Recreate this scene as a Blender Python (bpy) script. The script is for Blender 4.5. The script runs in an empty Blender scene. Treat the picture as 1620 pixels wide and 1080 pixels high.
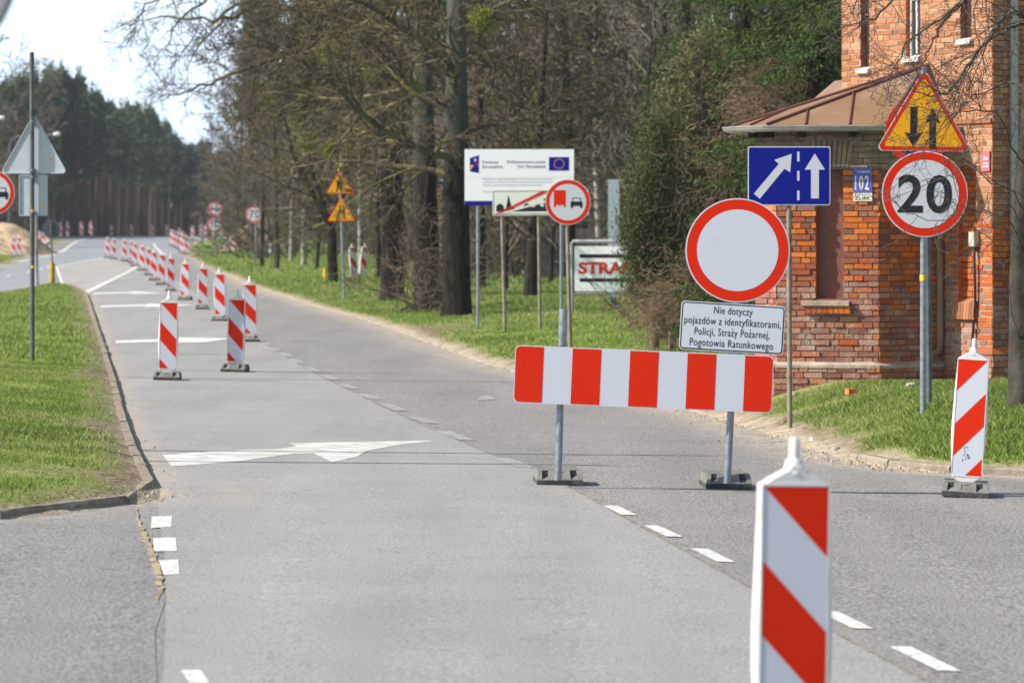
import bpy, math, random
import numpy as np
from mathutils import Vector
R = math.radians
sc = bpy.context.scene
col = sc.collection

# ------------------------------------------------------------------ camera
CAM_H, HOR, FPX = 2.29, 364.0, 6075.0          # eye height (m), horizon row and focal length in 1620-px units
cam_d = bpy.data.cameras.new('camera')
cam = bpy.data.objects.new('camera', cam_d); col.objects.link(cam)
cam.location = (0, 0, CAM_H); cam.rotation_euler = (R(90), 0, 0)
cam_d.sensor_width = 36; cam_d.lens = 135
cam_d.shift_y = -(540 - HOR) / 1620
cam_d.clip_start = 0.5; cam_d.clip_end = 5000
cam_d.dof.use_dof = True; cam_d.dof.focus_distance = 36; cam_d.dof.aperture_fstop = 4.2
sc.camera = cam

# ------------------------------------------------------------------ sky, sun, exposure
SUN_EL, SUN_TO = 38.0, Vector((-0.965, -0.26))   # elevation; horizontal direction towards the sun
w = bpy.data.worlds.new('World'); sc.world = w; w.use_nodes = True
nt = w.node_tree; nt.nodes.clear()
out = nt.nodes.new('ShaderNodeOutputWorld'); bg = nt.nodes.new('ShaderNodeBackground')
sky = nt.nodes.new('ShaderNodeTexSky'); sky.sky_type = 'NISHITA'; sky.sun_disc = False
sky.sun_elevation = R(SUN_EL); sky.sun_rotation = math.atan2(SUN_TO.x, SUN_TO.y)
sky.air_density = 1.0; sky.dust_density = 2.5; sky.ozone_density = 1.0
tc = nt.nodes.new('ShaderNodeTexCoord'); ns = nt.nodes.new('ShaderNodeTexNoise')
ns.inputs['Scale'].default_value = 2.2; ns.inputs['Detail'].default_value = 5
mp = nt.nodes.new('ShaderNodeMapping'); mp.inputs['Scale'].default_value = (1, 1, 3.5)
rp = nt.nodes.new('ShaderNodeValToRGB'); rp.color_ramp.elements[0].position = .30; rp.color_ramp.elements[1].position = .62
rp.color_ramp.elements[0].color = (.80, .80, .80, 1); rp.color_ramp.elements[1].color = (.95, .95, .95, 1)
mx = nt.nodes.new('ShaderNodeMix'); mx.data_type = 'RGBA'
mx.inputs['B'].default_value = (11.6, 14.2, 17.4, 1)
nt.links.new(tc.outputs['Generated'], mp.inputs['Vector']); nt.links.new(mp.outputs[0], ns.inputs['Vector'])
sx = nt.nodes.new('ShaderNodeSeparateXYZ'); nt.links.new(tc.outputs['Generated'], sx.inputs[0])
el = nt.nodes.new('ShaderNodeMapRange'); el.interpolation_type = 'SMOOTHSTEP'                 # milky towards the horizon, clearer overhead
el.inputs['From Min'].default_value = .06; el.inputs['From Max'].default_value = .34; el.inputs['To Min'].default_value = 1.0; el.inputs['To Max'].default_value = .10
nt.links.new(sx.outputs['Z'], el.inputs['Value'])
ml = nt.nodes.new('ShaderNodeMath'); ml.operation = 'MULTIPLY'
nt.links.new(ns.outputs['Fac'], rp.inputs[0]); nt.links.new(rp.outputs[0], ml.inputs[0]); nt.links.new(el.outputs[0], ml.inputs[1]); nt.links.new(ml.outputs[0], mx.inputs['Factor'])
nt.links.new(sky.outputs[0], mx.inputs['A']); nt.links.new(mx.outputs['Result'], bg.inputs[0])
bg.inputs[1].default_value = 0.062; nt.links.new(bg.outputs[0], out.inputs[0])
sd = bpy.data.lights.new('sun', 'SUN'); sd.energy = 5.0; sd.angle = R(0.53); sd.color = (1.0, .93, .83)
sun = bpy.data.objects.new('sun', sd); col.objects.link(sun)
h = SUN_TO.normalized()
to = Vector((h.x * math.cos(R(SUN_EL)), h.y * math.cos(R(SUN_EL)), math.sin(R(SUN_EL))))
sun.rotation_euler = (-to).to_track_quat('-Z', 'Y').to_euler()
sc.view_settings.view_transform = 'Standard'; sc.view_settings.look = 'None'
sc.view_settings.exposure = 0.74; sc.view_settings.gamma = 1
sc.render.engine = 'CYCLES'; sc.cycles.use_denoising = True
sc.cycles.max_bounces = 6; sc.cycles.diffuse_bounces = 3; sc.cycles.glossy_bounces = 2; sc.cycles.transparent_max_bounces = 8

# ------------------------------------------------------------------ small tools
def lin(r, g, b):
    f = lambda c: (c / 255 / 12.92) if c / 255 <= .04045 else ((c / 255 + .055) / 1.055) ** 2.4
    return (f(r), f(g), f(b))

def material(name, color, rough=.6, spec=.3, metal=0.0, var=0.0, vscale=3.0, bump=0.0, bscale=40.0, color2=None, attr=None,
             island=None, ramp=(.35, .65), detail=6, trans=0.0, stretch=None, dirt=None):
    """principled material: base colour varied by noise towards color2, optional per-island / per-vertex random colour"""
    m = bpy.data.materials.new(name); m.use_nodes = True
    nt = m.node_tree; N = nt.nodes; L = nt.links
    b = N['Principled BSDF']
    b.inputs['Roughness'].default_value = rough; b.inputs['Specular IOR Level'].default_value = spec
    b.inputs['Metallic'].default_value = metal
    c = (*color, 1)
    if color2 is None and var: color2 = tuple(x * (1 - var) for x in color)
    src = None
    geo = None
    tc = N.new('ShaderNodeTexCoord'); vec = tc.outputs['Object']
    if stretch:
        mp = N.new('ShaderNodeMapping'); mp.inputs['Scale'].default_value = stretch
        L.new(vec, mp.inputs['Vector']); vec = mp.outputs[0]
    if island:
        if attr:
            a = N.new('ShaderNodeAttribute'); a.attribute_name = attr; fac = a.outputs['Fac']
        else:
            g = N.new('ShaderNodeNewGeometry'); fac = g.outputs['Random Per Island']
        cr = N.new('ShaderNodeValToRGB'); cr.color_ramp.interpolation = 'LINEAR'
        els = cr.color_ramp.elements
        while len(els) < len(island): els.new(.5)
        for i, ci in enumerate(island):
            els[i].position = i / (len(island) - 1); els[i].color = (*ci, 1)
        L.new(fac, cr.inputs[0]); src = cr.outputs[0]
    if color2 is not None:
        n = N.new('ShaderNodeTexNoise'); n.inputs['Scale'].default_value = vscale; n.inputs['Detail'].default_value = detail
        L.new(vec, n.inputs['Vector'])
        r = N.new('ShaderNodeValToRGB'); r.color_ramp.elements[0].position = ramp[0]; r.color_ramp.elements[1].position = ramp[1]
        L.new(n.outputs['Fac'], r.inputs[0])
        x = N.new('ShaderNodeMix'); x.data_type = 'RGBA'
        L.new(r.outputs[0], x.inputs['Factor'])
        if src: L.new(src, x.inputs['A'])
        else: x.inputs['A'].default_value = c
        x.inputs['B'].default_value = (*color2, 1)
        src = x.outputs['Result']
    if dirt:                                            # (colour, scale, low, high): grime of its own shape
        n = N.new('ShaderNodeTexNoise'); n.inputs['Scale'].default_value = dirt[1]; n.inputs['Detail'].default_value = 8
        n.inputs['Roughness'].default_value = .65
        L.new(tc.outputs['Object'], n.inputs['Vector'])
        r = N.new('ShaderNodeMapRange'); r.inputs['From Min'].default_value = dirt[2]; r.inputs['From Max'].default_value = dirt[3]
        L.new(n.outputs['Fac'], r.inputs['Value'])
        x = N.new('ShaderNodeMix'); x.data_type = 'RGBA'; L.new(r.outputs[0], x.inputs['Factor'])
        if src: L.new(src, x.inputs['A'])
        else: x.inputs['A'].default_value = c
        x.inputs['B'].default_value = (*dirt[0], 1); src = x.outputs['Result']
    if src: L.new(src, b.inputs['Base Color'])
    else: b.inputs['Base Color'].default_value = c
    if bump:
        n = N.new('ShaderNodeTexNoise'); n.inputs['Scale'].default_value = bscale; n.inputs['Detail'].default_value = 5
        L.new(vec, n.inputs['Vector'])
        bp = N.new('ShaderNodeBump'); bp.inputs['Strength'].default_value = bump; bp.inputs['Distance'].default_value = .02
        L.new(n.outputs['Fac'], bp.inputs['Height']); L.new(bp.outputs[0], b.inputs['Normal'])
    if trans:
        tr = N.new('ShaderNodeBsdfTranslucent'); ms = N.new('ShaderNodeMixShader'); ms.inputs[0].default_value = trans
        if src: L.new(src, tr.inputs[0])
        else: tr.inputs[0].default_value = c
        L.new(b.outputs[0], ms.inputs[1]); L.new(tr.outputs[0], ms.inputs[2])
        L.new(ms.outputs[0], N['Material Output'].inputs[0])
    return m

def tag(o, label=None, cat=None, group=None, kind=None):
    if label: o['label'] = label
    if cat: o['category'] = cat
    if group: o['group'] = group
    if kind: o['kind'] = kind
    return o

def empty(name, loc, label=None, cat=None, group=None):
    o = bpy.data.objects.new(name, None); col.objects.link(o); o.location = loc; o.empty_display_size = .2
    return tag(o, label, cat, group)

def link(name, me, parent=None, loc=None):
    o = bpy.data.objects.new(name, me); col.objects.link(o)
    if parent: o.parent = parent
    if loc is not None: o.location = loc
    return o

def np_mesh(name, V, F, mats, mi=None, attrs=None, smooth=False):
    """V (n,3), F (m,k) of one face size k"""
    me = bpy.data.meshes.new(name)
    V = np.asarray(V, np.float32); F = np.asarray(F, np.int32)
    k = F.shape[1]
    me.vertices.add(len(V)); me.vertices.foreach_set('co', V.ravel())
    me.loops.add(F.size); me.loops.foreach_set('vertex_index', F.ravel())
    me.polygons.add(len(F)); me.polygons.foreach_set('loop_start', np.arange(0, F.size, k, dtype=np.int32))
    me.polygons.foreach_set('loop_total', np.full(len(F), k, np.int32))
    for m in (mats if isinstance(mats, (list, tuple)) else [mats]): me.materials.append(m)
    if mi is not None: me.polygons.foreach_set('material_index', np.asarray(mi, np.int32))
    me.polygons.foreach_set('use_smooth', np.full(len(F), smooth, bool))
    for an, av in (attrs or {}).items():
        a = me.attributes.new(an, 'FLOAT', 'POINT'); a.data.foreach_set('value', np.asarray(av, np.float32))
    me.update(calc_edges=True); me.validate()
    return me

class Frame:
    """flat sign frame: u right, v up, n towards the viewer"""
    def __init__(s, O, yaw=0.0, tilt=0.0):
        s.O = Vector(O); t, y = R(tilt), R(yaw)
        s.u = Vector((math.cos(y) * math.cos(t), math.sin(y) * math.cos(t), -math.sin(t)))
        s.v = Vector((math.cos(y) * math.sin(t), math.sin(y) * math.sin(t), math.cos(t)))
        s.n = s.u.cross(s.v)
    def p(s, x, y, d=0.0): return s.O + s.u * x + s.v * y + s.n * d

class MB:
    """collects shapes (world coordinates) and links them as ONE mesh object"""
    def __init__(s): s.v = []; s.f = []; s.m = []; s.mats = []; s.sm = []
    def mat(s, m):
        if m not in s.mats: s.mats.append(m)
        return s.mats.index(m)
    def add(s, vs, fs, m, smooth=False):
        b = len(s.v); s.v += [tuple(x) for x in vs]; k = s.mat(m)
        for f in fs: s.f.append([i + b for i in f]); s.m.append(k); s.sm.append(smooth)
    def box(s, c, size, m, rot=0.0, taper=(1, 1)):
        x, y, z = size[0] / 2, size[1] / 2, size[2] / 2
        co, si = math.cos(rot), math.sin(rot); vs = []
        for dz, k in ((-z, (1, 1)), (z, taper)):
            for dx, dy in ((-x, -y), (x, -y), (x, y), (-x, y)):
                a, b = dx * k[0], dy * k[1]
                vs.append((c[0] + a * co - b * si, c[1] + a * si + b * co, c[2] + dz))
        s.add(vs, [(0, 3, 2, 1), (4, 5, 6, 7), (0, 1, 5, 4), (1, 2, 6, 5), (2, 3, 7, 6), (3, 0, 4, 7)], m)
    def tube(s, pts, rad, m, n=10, cap=True, smooth=True):
        pts = [Vector(p) for p in pts]
        if not hasattr(rad, '__len__'): rad = [rad] * len(pts)
        vs = []; prev = None
        for i, p in enumerate(pts):
            d = (pts[min(i + 1, len(pts) - 1)] - pts[max(i - 1, 0)]).normalized()
            a = Vector((1, 0, 0)) if abs(d.x) < .9 else Vector((0, 1, 0))
            if prev is not None: a = prev
            e1 = (a - d * a.dot(d)).normalized(); e2 = d.cross(e1); prev = e1
            for k in range(n):
                t = 2 * math.pi * k / n
                vs.append(p + (e1 * math.cos(t) + e2 * math.sin(t)) * rad[i])
        fs = []
        for i in range(len(pts) - 1):
            for k in range(n):
                a = i * n + k; b = i * n + (k + 1) % n
                fs.append((a, b, b + n, a + n))
        s.add(vs, fs, m, smooth)
        if cap:
            s.add(vs[:n], [tuple(range(n))[::-1]], m); s.add(vs[-n:], [tuple(range(n))], m)
    def flat(s, F, poly, d, m):
        s.add([F.p(x, y, d) for x, y in poly], [tuple(range(len(poly)))], m)
    def plate(s, F, poly, d0, d1, m, back=None, side=None):
        n = len(poly)
        a = [F.p(x, y, d0) for x, y in poly]; b = [F.p(x, y, d1) for x, y in poly]
        s.add(b, [tuple(range(n))], m); s.add(a, [tuple(range(n))[::-1]], back or m)
        s.add(a + b, [(i, (i + 1) % n, n + (i + 1) % n, n + i) for i in range(n)], side or back or m)
    def text(s, F, body, x, y, size, d, m, align='CENTER', bold=0.0, sx=1.0, sp=1.0):
        vs, fs = text_mesh(body, align, bold, sp)
        s.add([F.p(x + a * size * sx, y + b * size, d) for a, b in vs], fs, m)
    def build(s, name, parent=None, loc=None):
        base = Vector(parent.matrix_world.translation) if parent else Vector(loc or (0, 0, 0))
        if parent: base = root_loc(parent)
        me = bpy.data.meshes.new(name)
        me.from_pydata([(a[0] - base.x, a[1] - base.y, a[2] - base.z) for a in s.v], [], s.f)
        for m in s.mats: me.materials.append(m)
        me.polygons.foreach_set('material_index', s.m); me.polygons.foreach_set('use_smooth', s.sm)
        me.update()
        o = link(name, me, parent)
        if not parent: o.location = base
        return o

def root_loc(o):
    v = Vector(o.location)
    while o.parent: o = o.parent; v += Vector(o.location)
    return v

_tc = {}
def text_mesh(body, align, bold, sp):
    key = (body, align, bold, sp)
    if key in _tc: return _tc[key]
    c = bpy.data.curves.new('lettering', 'FONT'); c.body = body; c.align_x = align; c.align_y = 'CENTER'
    c.size = 1; c.offset = bold; c.resolution_u = 4; c.space_character = sp
    o = bpy.data.objects.new('lettering', c); col.objects.link(o)
    dg = bpy.context.evaluated_depsgraph_get(); e = o.evaluated_get(dg); me = e.to_mesh()
    vs = [(v.co.x, v.co.y) for v in me.vertices]; fs = [tuple(p.vertices) for p in me.polygons]
    e.to_mesh_clear(); bpy.data.objects.remove(o); bpy.data.curves.remove(c)
    _tc[key] = (vs, fs); return vs, fs

def circle(cx, cy, r, n=48): return [(cx + r * math.cos(2 * math.pi * k / n), cy + r * math.sin(2 * math.pi * k / n)) for k in range(n)]
def rect(x0, y0, x1, y1): return [(x0, y0), (x1, y0), (x1, y1), (x0, y1)]
def rounded(poly, r, n=5):
    out = []; N = len(poly)
    for i in range(N):
        p = Vector(poly[i]); a = (Vector(poly[i - 1]) - p).normalized(); b = (Vector(poly[(i + 1) % N]) - p).normalized()
        h = math.acos(max(-1, min(1, a.dot(b)))) / 2; t = r / math.tan(h)
        c = p + (a + b).normalized() * (r / math.sin(h))
        s, e = p + a * t, p + b * t
        a0 = math.atan2(s.y - c.y, s.x - c.x); a1 = math.atan2(e.y - c.y, e.x - c.x)
        da = (a1 - a0 + math.pi) % (2 * math.pi) - math.pi
        for k in range(n + 1):
            out.append((c.x + r * math.cos(a0 + da * k / n), c.y + r * math.sin(a0 + da * k / n)))
    return out
def clip_poly(poly, axis, val, keep_less):
    out = []
    for i in range(len(poly)):
        a, b = poly[i], poly[(i + 1) % len(poly)]
        ia = (a[axis] <= val) == keep_less; ib = (b[axis] <= val) == keep_less
        if ia: out.append(a)
        if ia != ib:
            t = (val - a[axis]) / (b[axis] - a[axis]); out.append((a[0] + (b[0] - a[0]) * t, a[1] + (b[1] - a[1]) * t))
    return out
def clip_rect(poly, x0, y0, x1, y1):
    for ax, v, k in ((0, x0, False), (0, x1, True), (1, y0, False), (1, y1, True)):
        if poly: poly = clip_poly(poly, ax, v, k)
    return poly

def P(x, y, Y): return Vector(((x - 810) / FPX * Y, Y, CAM_H - (y - HOR) / FPX * Y))   # point at depth Y seen at (x, y)

_rs = np.random.RandomState(7); _lat = _rs.rand(8, 256, 256)
def vnoise(x, y, scale, seed=0):
    x = np.asarray(x, float) / scale + 1000; y = np.asarray(y, float) / scale + 1000
    xi = np.floor(x).astype(int); yi = np.floor(y).astype(int); fx = x - xi; fy = y - yi
    fx = fx * fx * (3 - 2 * fx); fy = fy * fy * (3 - 2 * fy); L = _lat[seed % 8]
    g = lambda a, b: L[a % 256, b % 256]
    return (g(xi, yi) * (1 - fx) + g(xi + 1, yi) * fx) * (1 - fy) + (g(xi, yi + 1) * (1 - fx) + g(xi + 1, yi + 1) * fx) * fy
def sm(t): t = np.clip(t, 0, 1); return t * t * (3 - 2 * t)

# ------------------------------------------------------------------ lie of the land
_ty = np.arange(-50, 3001, 1.0)
_tp = np.interp(_ty, [-50, 0, 33, 50, 62, 80, 125, 140, 190, 243, 300, 340, 380, 400, 420, 470, 560, 700, 3000],
                [.10, .10, .07, -.07, -.13, -.12, 0, .06, .22, .52, .98, 1.28, 1.5, 1.56, 1.57, 1.35, 1.2, 1.2, 1.0])
_k = np.exp(-np.linspace(-2, 2, 17) ** 2); _k /= _k.sum()
_tp = np.convolve(np.pad(_tp, 8, 'edge'), _k, 'valid')
def road_z(X, Y):
    X = np.asarray(X, float); Y = np.asarray(Y, float)
    return np.interp(Y, _ty, _tp) - .022 * (1 - sm((Y - 60) / 65)) * np.clip(X, -9, 7)

_ys = np.concatenate([np.arange(6, 120, .05), np.arange(120, 700, .25)])
def on_surface(x, y, zf):
    k = (x - 810) / FPX
    z = zf(k * _ys, _ys); py = HOR + FPX * (CAM_H - z) / _ys
    i = int(np.argmax(py <= y))
    if i == 0: i = len(_ys) - 1
    a, b = py[i - 1], py[i]; t = 0 if a == b else (a - y) / (a - b)
    Y = _ys[i - 1] + (_ys[i] - _ys[i - 1]) * min(max(t, 0), 1)
    return Vector((k * Y, Y, float(zf(np.array([k * Y]), np.array([Y]))[0])))
def rp_(x, y): v = on_surface(x, y, road_z); return (v.x, v.y)

right_edge_px = [(1620, 752), (1500, 748), (1400, 739), (1340, 727), (1300, 715), (1230, 690), (1160, 668), (1090, 648), (960, 618), (812, 587),
                 (767, 575), (698, 549), (629, 523), (560, 501), (500, 485), (455, 470), (413, 458), (389, 449), (365, 437), (340, 428),
                 (316, 417.5), (302, 408), (296, 401), (297, 393), (302, 386), (318, 381), (340, 379)]
left_edge_px = [(111, 376.5), (97, 379), (78, 390), (55, 401), (28, 413), (0, 420)]
PAVED = [(-30, 4), (30, 4), (30, 31), (12, 33.5), (7, 34.6)] + [rp_(*p) for p in right_edge_px] + \
        [(-16, 400), (-5, 430), (-5, 470), (-60, 470)] + [rp_(*p) for p in left_edge_px] + [(-28.5, 170), (-28.5, 60)]
island_px = [(0, 822), (80, 815), (140, 806), (210, 797), (246, 789), (250, 777), (232, 742), (212, 700), (196, 650), (188, 615), (180, 590),
             (165, 545), (152, 505), (144, 480), (139, 466), (130, 457), (118, 452), (97, 449), (78, 448), (62, 451), (28, 458), (0, 463)]
ISLAND = [(-18, 29.6), (-9, 29.5)] + [rp_(*p) for p in island_px] + [(-18.8, 125), (-18.5, 60)]
def sdist(X, Y, poly):
    X = np.asarray(X, float); Y = np.asarray(Y, float)
    d = np.full(X.shape, 1e9); ins = np.zeros(X.shape, bool); n = len(poly)
    for i in range(n):
        ax, ay = poly[i]; bx, by = poly[(i + 1) % n]; ex, ey = bx - ax, by - ay
        t = np.clip(((X - ax) * ex + (Y - ay) * ey) / (ex * ex + ey * ey + 1e-12), 0, 1)
        d = np.minimum(d, np.hypot(X - ax - t * ex, Y - ay - t * ey))
        c = (ay > Y) != (by > Y)
        with np.errstate(divide='ignore', invalid='ignore'):
            ins ^= c & (X < ex * (Y - ay) / (ey if ey else 1e-12) + ax)
    return np.where(ins, -d, d)
def edge_d(X, Y): return np.maximum(sdist(X, Y, PAVED), -sdist(X, Y, ISLAND))
def ground_z(X, Y):
    X = np.asarray(X, float); Y = np.asarray(Y, float)
    d = edge_d(X, Y); right = X > -.075 * Y
    near = 1 - sm((Y - 60) / 60)
    mm = 1 - sm((Y - 52) / 14)
    hr = .02 + .09 * sm(d / .5) * (.35 + .65 * near) + (1 - mm) * (.28 * sm((d - .3) / 5) + .9 * sm((d - 9) / 40)) + mm * .40 * sm((d - .1) / 1.9)
    hl = .02 + .09 * sm(d / .35) * (.3 + .7 * near) + .10 * sm(d / 3.5)
    fl = (X < -.13 * Y) & (Y > 170)
    hl = np.where(fl, .03 + .5 * sm(d / 15), hl)
    h = np.where(right, hr, hl)
    h = h + .05 * (vnoise(X, Y, 1.3, 1) - .5) * sm(d / .8) + .02 * (vnoise(X, Y, .35, 2) - .5) * sm(d / .3)
    h = np.where(d < 0, np.interp(d, [-.25, 0], [-.08, .02]), h)
    return road_z(X, Y) + h
def G(x, y): return on_surface(x, y, ground_z)          # verge ground seen at a pixel
def RD(x, y): return on_surface(x, y, road_z)           # road surface seen at a pixel
def gz(X, Y): return float(ground_z(np.array([X]), np.array([Y]))[0])
def rz(X, Y): return float(road_z(np.array([X]), np.array([Y]))[0])

# ------------------------------------------------------------------ ground sheet
def axis(fine0, fine1, step, lo, hi, g=1.12):
    a = list(np.arange(fine0, fine1 + 1e-6, step)); s = step
    while a[-1] < hi: s *= g; a.append(a[-1] + s)
    s = step; b = [fine0]
    while b[-1] > lo: s *= g; b.append(b[-1] - s)
    return np.array(b[::-1][:-1] + a)
def grid_mesh(name, xs, ys, zf, mats, attrf=None, keep=None, smooth=True):
    X, Y = np.meshgrid(xs, ys); Z = zf(X, Y)
    V = np.stack([X, Y, Z], -1).reshape(-1, 3); nx = len(xs)
    i, j = np.meshgrid(np.arange(nx - 1), np.arange(len(ys) - 1)); a = (j * nx + i).ravel()
    F = np.stack([a, a + 1, a + nx + 1, a + nx], -1)
    if keep is not None:
        k = keep(X, Y).ravel(); F = F[k[F].any(1)]
        used = np.unique(F); mp = -np.ones(len(V), int); mp[used] = np.arange(len(used)); V = V[used]; F = mp[F]
    at = attrf(V[:, 0], V[:, 1]) if attrf else None
    return np_mesh(name, V, F, mats, attrs=at, smooth=smooth)

def soil(X, Y):
    d = edge_d(X, Y); right = X > -.075 * Y
    n = vnoise(X, Y, .9, 3); n2 = vnoise(X, Y, .25, 4); n3 = vnoise(X, Y, 3.5, 5)
    wid = np.where(right, .12 + .24 * n, .05 + .08 * n)
    sand = 1 - sm((d - wid * .5) / (wid + .05))
    dirt = np.where(right & (X > 3.2) & (Y < 46), (1 - sm((d - .08 - .25 * n) / .3)) * .8, (1 - sm((d - .1 - .3 * n) / .45)) * .7)
    blob = np.exp(-(((X - 2.75) / .95) ** 2 + ((Y - 42.5) / 3.2) ** 2)) * 1.9
    blob2 = np.exp(-(((Y - 32.0) / .9) ** 2)) * (X < -2.5) * .55
    blob3 = np.exp(-(((X + 3.2) / .6) ** 2 + ((Y - 36) / 3) ** 2)) * .55
    blob4 = np.exp(-(((X + 1.6) / 1.0) ** 2 + ((Y - 88) / 5) ** 2)) * .9
    house = np.exp(-(((Y - 50) / 1.0) ** 2)) * (X > 3) * .35
    patch = sm((n3 * .6 + n * .4 - .66) / .15) * .6
    dirt = np.clip(dirt + (blob + blob2 + blob3 + blob4 + house) * (.5 + .8 * n2) + patch * (.4 + .6 * n2), 0, 1)
    wood = sm((d - 9) / 5) * right * (Y > 60)
    farsand = (X < -.1335 * Y) * (Y > 190) * sm((d - 3) / 3)
    return np.clip(sand + blob * .55 * n + farsand, 0, 1), np.clip(np.maximum(dirt, wood * .85), 0, 1), d

def ground_material():
    m = bpy.data.materials.new('verge_ground'); m.use_nodes = True; nt = m.node_tree; N = nt.nodes; L = nt.links
    b = N['Principled BSDF']; b.inputs['Roughness'].default_value = .95; b.inputs['Specular IOR Level'].default_value = .1
    tc = N.new('ShaderNodeTexCoord')
    def noise(s, d=6):
        n = N.new('ShaderNodeTexNoise'); n.inputs['Scale'].default_value = s; n.inputs['Detail'].default_value = d
        L.new(tc.outputs['Object'], n.inputs['Vector']); return n.outputs['Fac']
    def ramp(f, cs):
        r = N.new('ShaderNodeValToRGB'); e = r.color_ramp.elements
        while len(e) < len(cs): e.new(.5)
        for k, (p, c) in enumerate(cs): e[k].position = p; e[k].color = (*c, 1)
        L.new(f, r.inputs[0]); return r.outputs[0]
    def mix(f, a, c):
        x = N.new('ShaderNodeMix'); x.data_type = 'RGBA'; L.new(f, x.inputs['Factor']); L.new(a, x.inputs['A']); L.new(c, x.inputs['B'])
        return x.outputs['Result']
    def at(n): a = N.new('ShaderNodeAttribute'); a.attribute_name = n; return a.outputs['Fac']
    g = ramp(noise(1.2), [(.3, (.10, .17, .022)), (.5, (.16, .25, .035)), (.68, (.22, .26, .07))])
    dd = ramp(noise(7), [(.3, (.085, .062, .04)), (.55, (.19, .145, .10)), (.72, (.30, .25, .18))])
    ss = ramp(noise(5), [(.3, (.25, .205, .15)), (.6, (.38, .33, .26)), (.75, (.46, .42, .34))])
    c = mix(at('dirt'), g, dd); c = mix(at('sand'), c, ss)
    L.new(c, b.inputs['Base Color'])
    bp = N.new('ShaderNodeBump'); bp.inputs['Strength'].default_value = .9; bp.inputs['Distance'].default_value = .04
    L.new(noise(14, 8), bp.inputs['Height']); L.new(bp.outputs[0], b.inputs['Normal'])
    return m
M_ground = ground_material()
gx = axis(-14, 12, .2, -700, 700, 1.09); gy = axis(26, 120, .25, -60, 1100, 1.02)
g_me = grid_mesh('ground', gx, gy, ground_z, M_ground, lambda X, Y: dict(zip(('sand', 'dirt'), soil(X, Y)[:2])))
tag(link('ground', g_me), kind='structure')

# ------------------------------------------------------------------ asphalt
def asphalt(name, base, grain, coarse=160.0, warm=0.0, cracks=0.0, edge=True):
    m = bpy.data.materials.new(name); m.use_nodes = True; nt = m.node_tree; N = nt.nodes; L = nt.links
    b = N['Principled BSDF']; b.inputs['Roughness'].default_value = .82; b.inputs['Specular IOR Level'].default_value = .35
    tc = N.new('ShaderNodeTexCoord')
    def noise(s, d=3, vec=None, r=.5):
        n = N.new('ShaderNodeTexNoise'); n.inputs['Scale'].default_value = s; n.inputs['Detail'].default_value = d; n.inputs['Roughness'].default_value = r
        L.new(vec or tc.outputs['Object'], n.inputs['Vector']); return n.outputs['Fac']
    def mr(f, a, c, lo, hi):
        r = N.new('ShaderNodeMapRange'); r.inputs['From Min'].default_value = a; r.inputs['From Max'].default_value = c
        r.inputs['To Min'].default_value = lo; r.inputs['To Max'].default_value = hi; L.new(f, r.inputs['Value']); return r.outputs[0]
    def mul(a, c):
        x = N.new('ShaderNodeMath'); x.operation = 'MULTIPLY'; L.new(a, x.inputs[0]); L.new(c, x.inputs[1]); return x.outputs[0]
    mp = N.new('ShaderNodeMapping'); mp.inputs['Rotation'].default_value = (0, 0, R(-7.5)); mp.inputs['Scale'].default_value = (1.1, .10, 1)
    L.new(tc.outputs['Object'], mp.inputs['Vector'])
    speck = mr(noise(coarse, 2), .30, .70, 1 - grain, 1 + grain)
    speck2 = mr(noise(coarse * 3.1, 2), .32, .68, 1 - grain * .5, 1 + grain * .5)
    large = mr(noise(.8, 7, None, .6), .3, .7, .93, 1.06)
    streak = mr(noise(1.0, 4, mp.outputs[0]), .3, .7, .88, 1.07)
    f = mul(mul(speck, speck2), mul(large, streak))
    if cracks:
        v = N.new('ShaderNodeTexVoronoi'); v.feature = 'DISTANCE_TO_EDGE'; v.inputs['Scale'].default_value = .33
        wv = N.new('ShaderNodeVectorMath'); wv.operation = 'ADD'
        nn = N.new('ShaderNodeTexNoise'); nn.inputs['Scale'].default_value = 1.6; L.new(tc.outputs['Object'], nn.inputs['Vector'])
        L.new(tc.outputs['Object'], wv.inputs[0]); L.new(nn.outputs['Color'], wv.inputs[1]); L.new(wv.outputs[0], v.inputs['Vector'])
        f = mul(f, mr(v.outputs['Distance'], 0, .006, 1 - cracks, 1))
    cm = N.new('ShaderNodeMix'); cm.data_type = 'RGBA'; cm.inputs['A'].default_value = (0, 0, 0, 1)
    cm.inputs['B'].default_value = (base * (1 + warm), base, base * (1 - warm), 1); cm.clamp_factor = False
    L.new(f, cm.inputs['Factor']); src = cm.outputs['Result']
    a = N.new('ShaderNodeAttribute'); a.attribute_name = 'edge'
    e = mul(mr(noise(6, 6), .35, .62, 0, 1), a.outputs['Fac'])
    x = N.new('ShaderNodeMix'); x.data_type = 'RGBA'; x.inputs['B'].default_value = (.40, .34, .26, 1)
    L.new(e, x.inputs['Factor']); L.new(src, x.inputs['A']); L.new(x.outputs['Result'], b.inputs['Base Color'])
    bp = N.new('ShaderNodeBump'); bp.inputs['Strength'].default_value = .7; bp.inputs['Distance'].default_value = .008
    L.new(noise(coarse * 2.2, 3), bp.inputs['Height']); L.new(bp.outputs[0], b.inputs['Normal'])
    return m
M_old = asphalt('asphalt_coarse', .205, .80, 50, .008, .3)
M_new = asphalt('asphalt_pale', .262, .42, 58, -.006, .22)
M_side = asphalt('asphalt_side', .20, .70, 50, -.01, .3)
M_high = asphalt('asphalt_highway', .26, .2, 60, -.09)
M_gore = asphalt('asphalt_gore', .30, .3, 60, .02)
def edge_attr(X, Y):
    d = -edge_d(X, Y); r = X > -.075 * Y
    return {'edge': np.clip(np.where(r, 1 - sm((d - .1) / .9), 1 - sm(d / .35)), 0, 1)}
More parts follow.
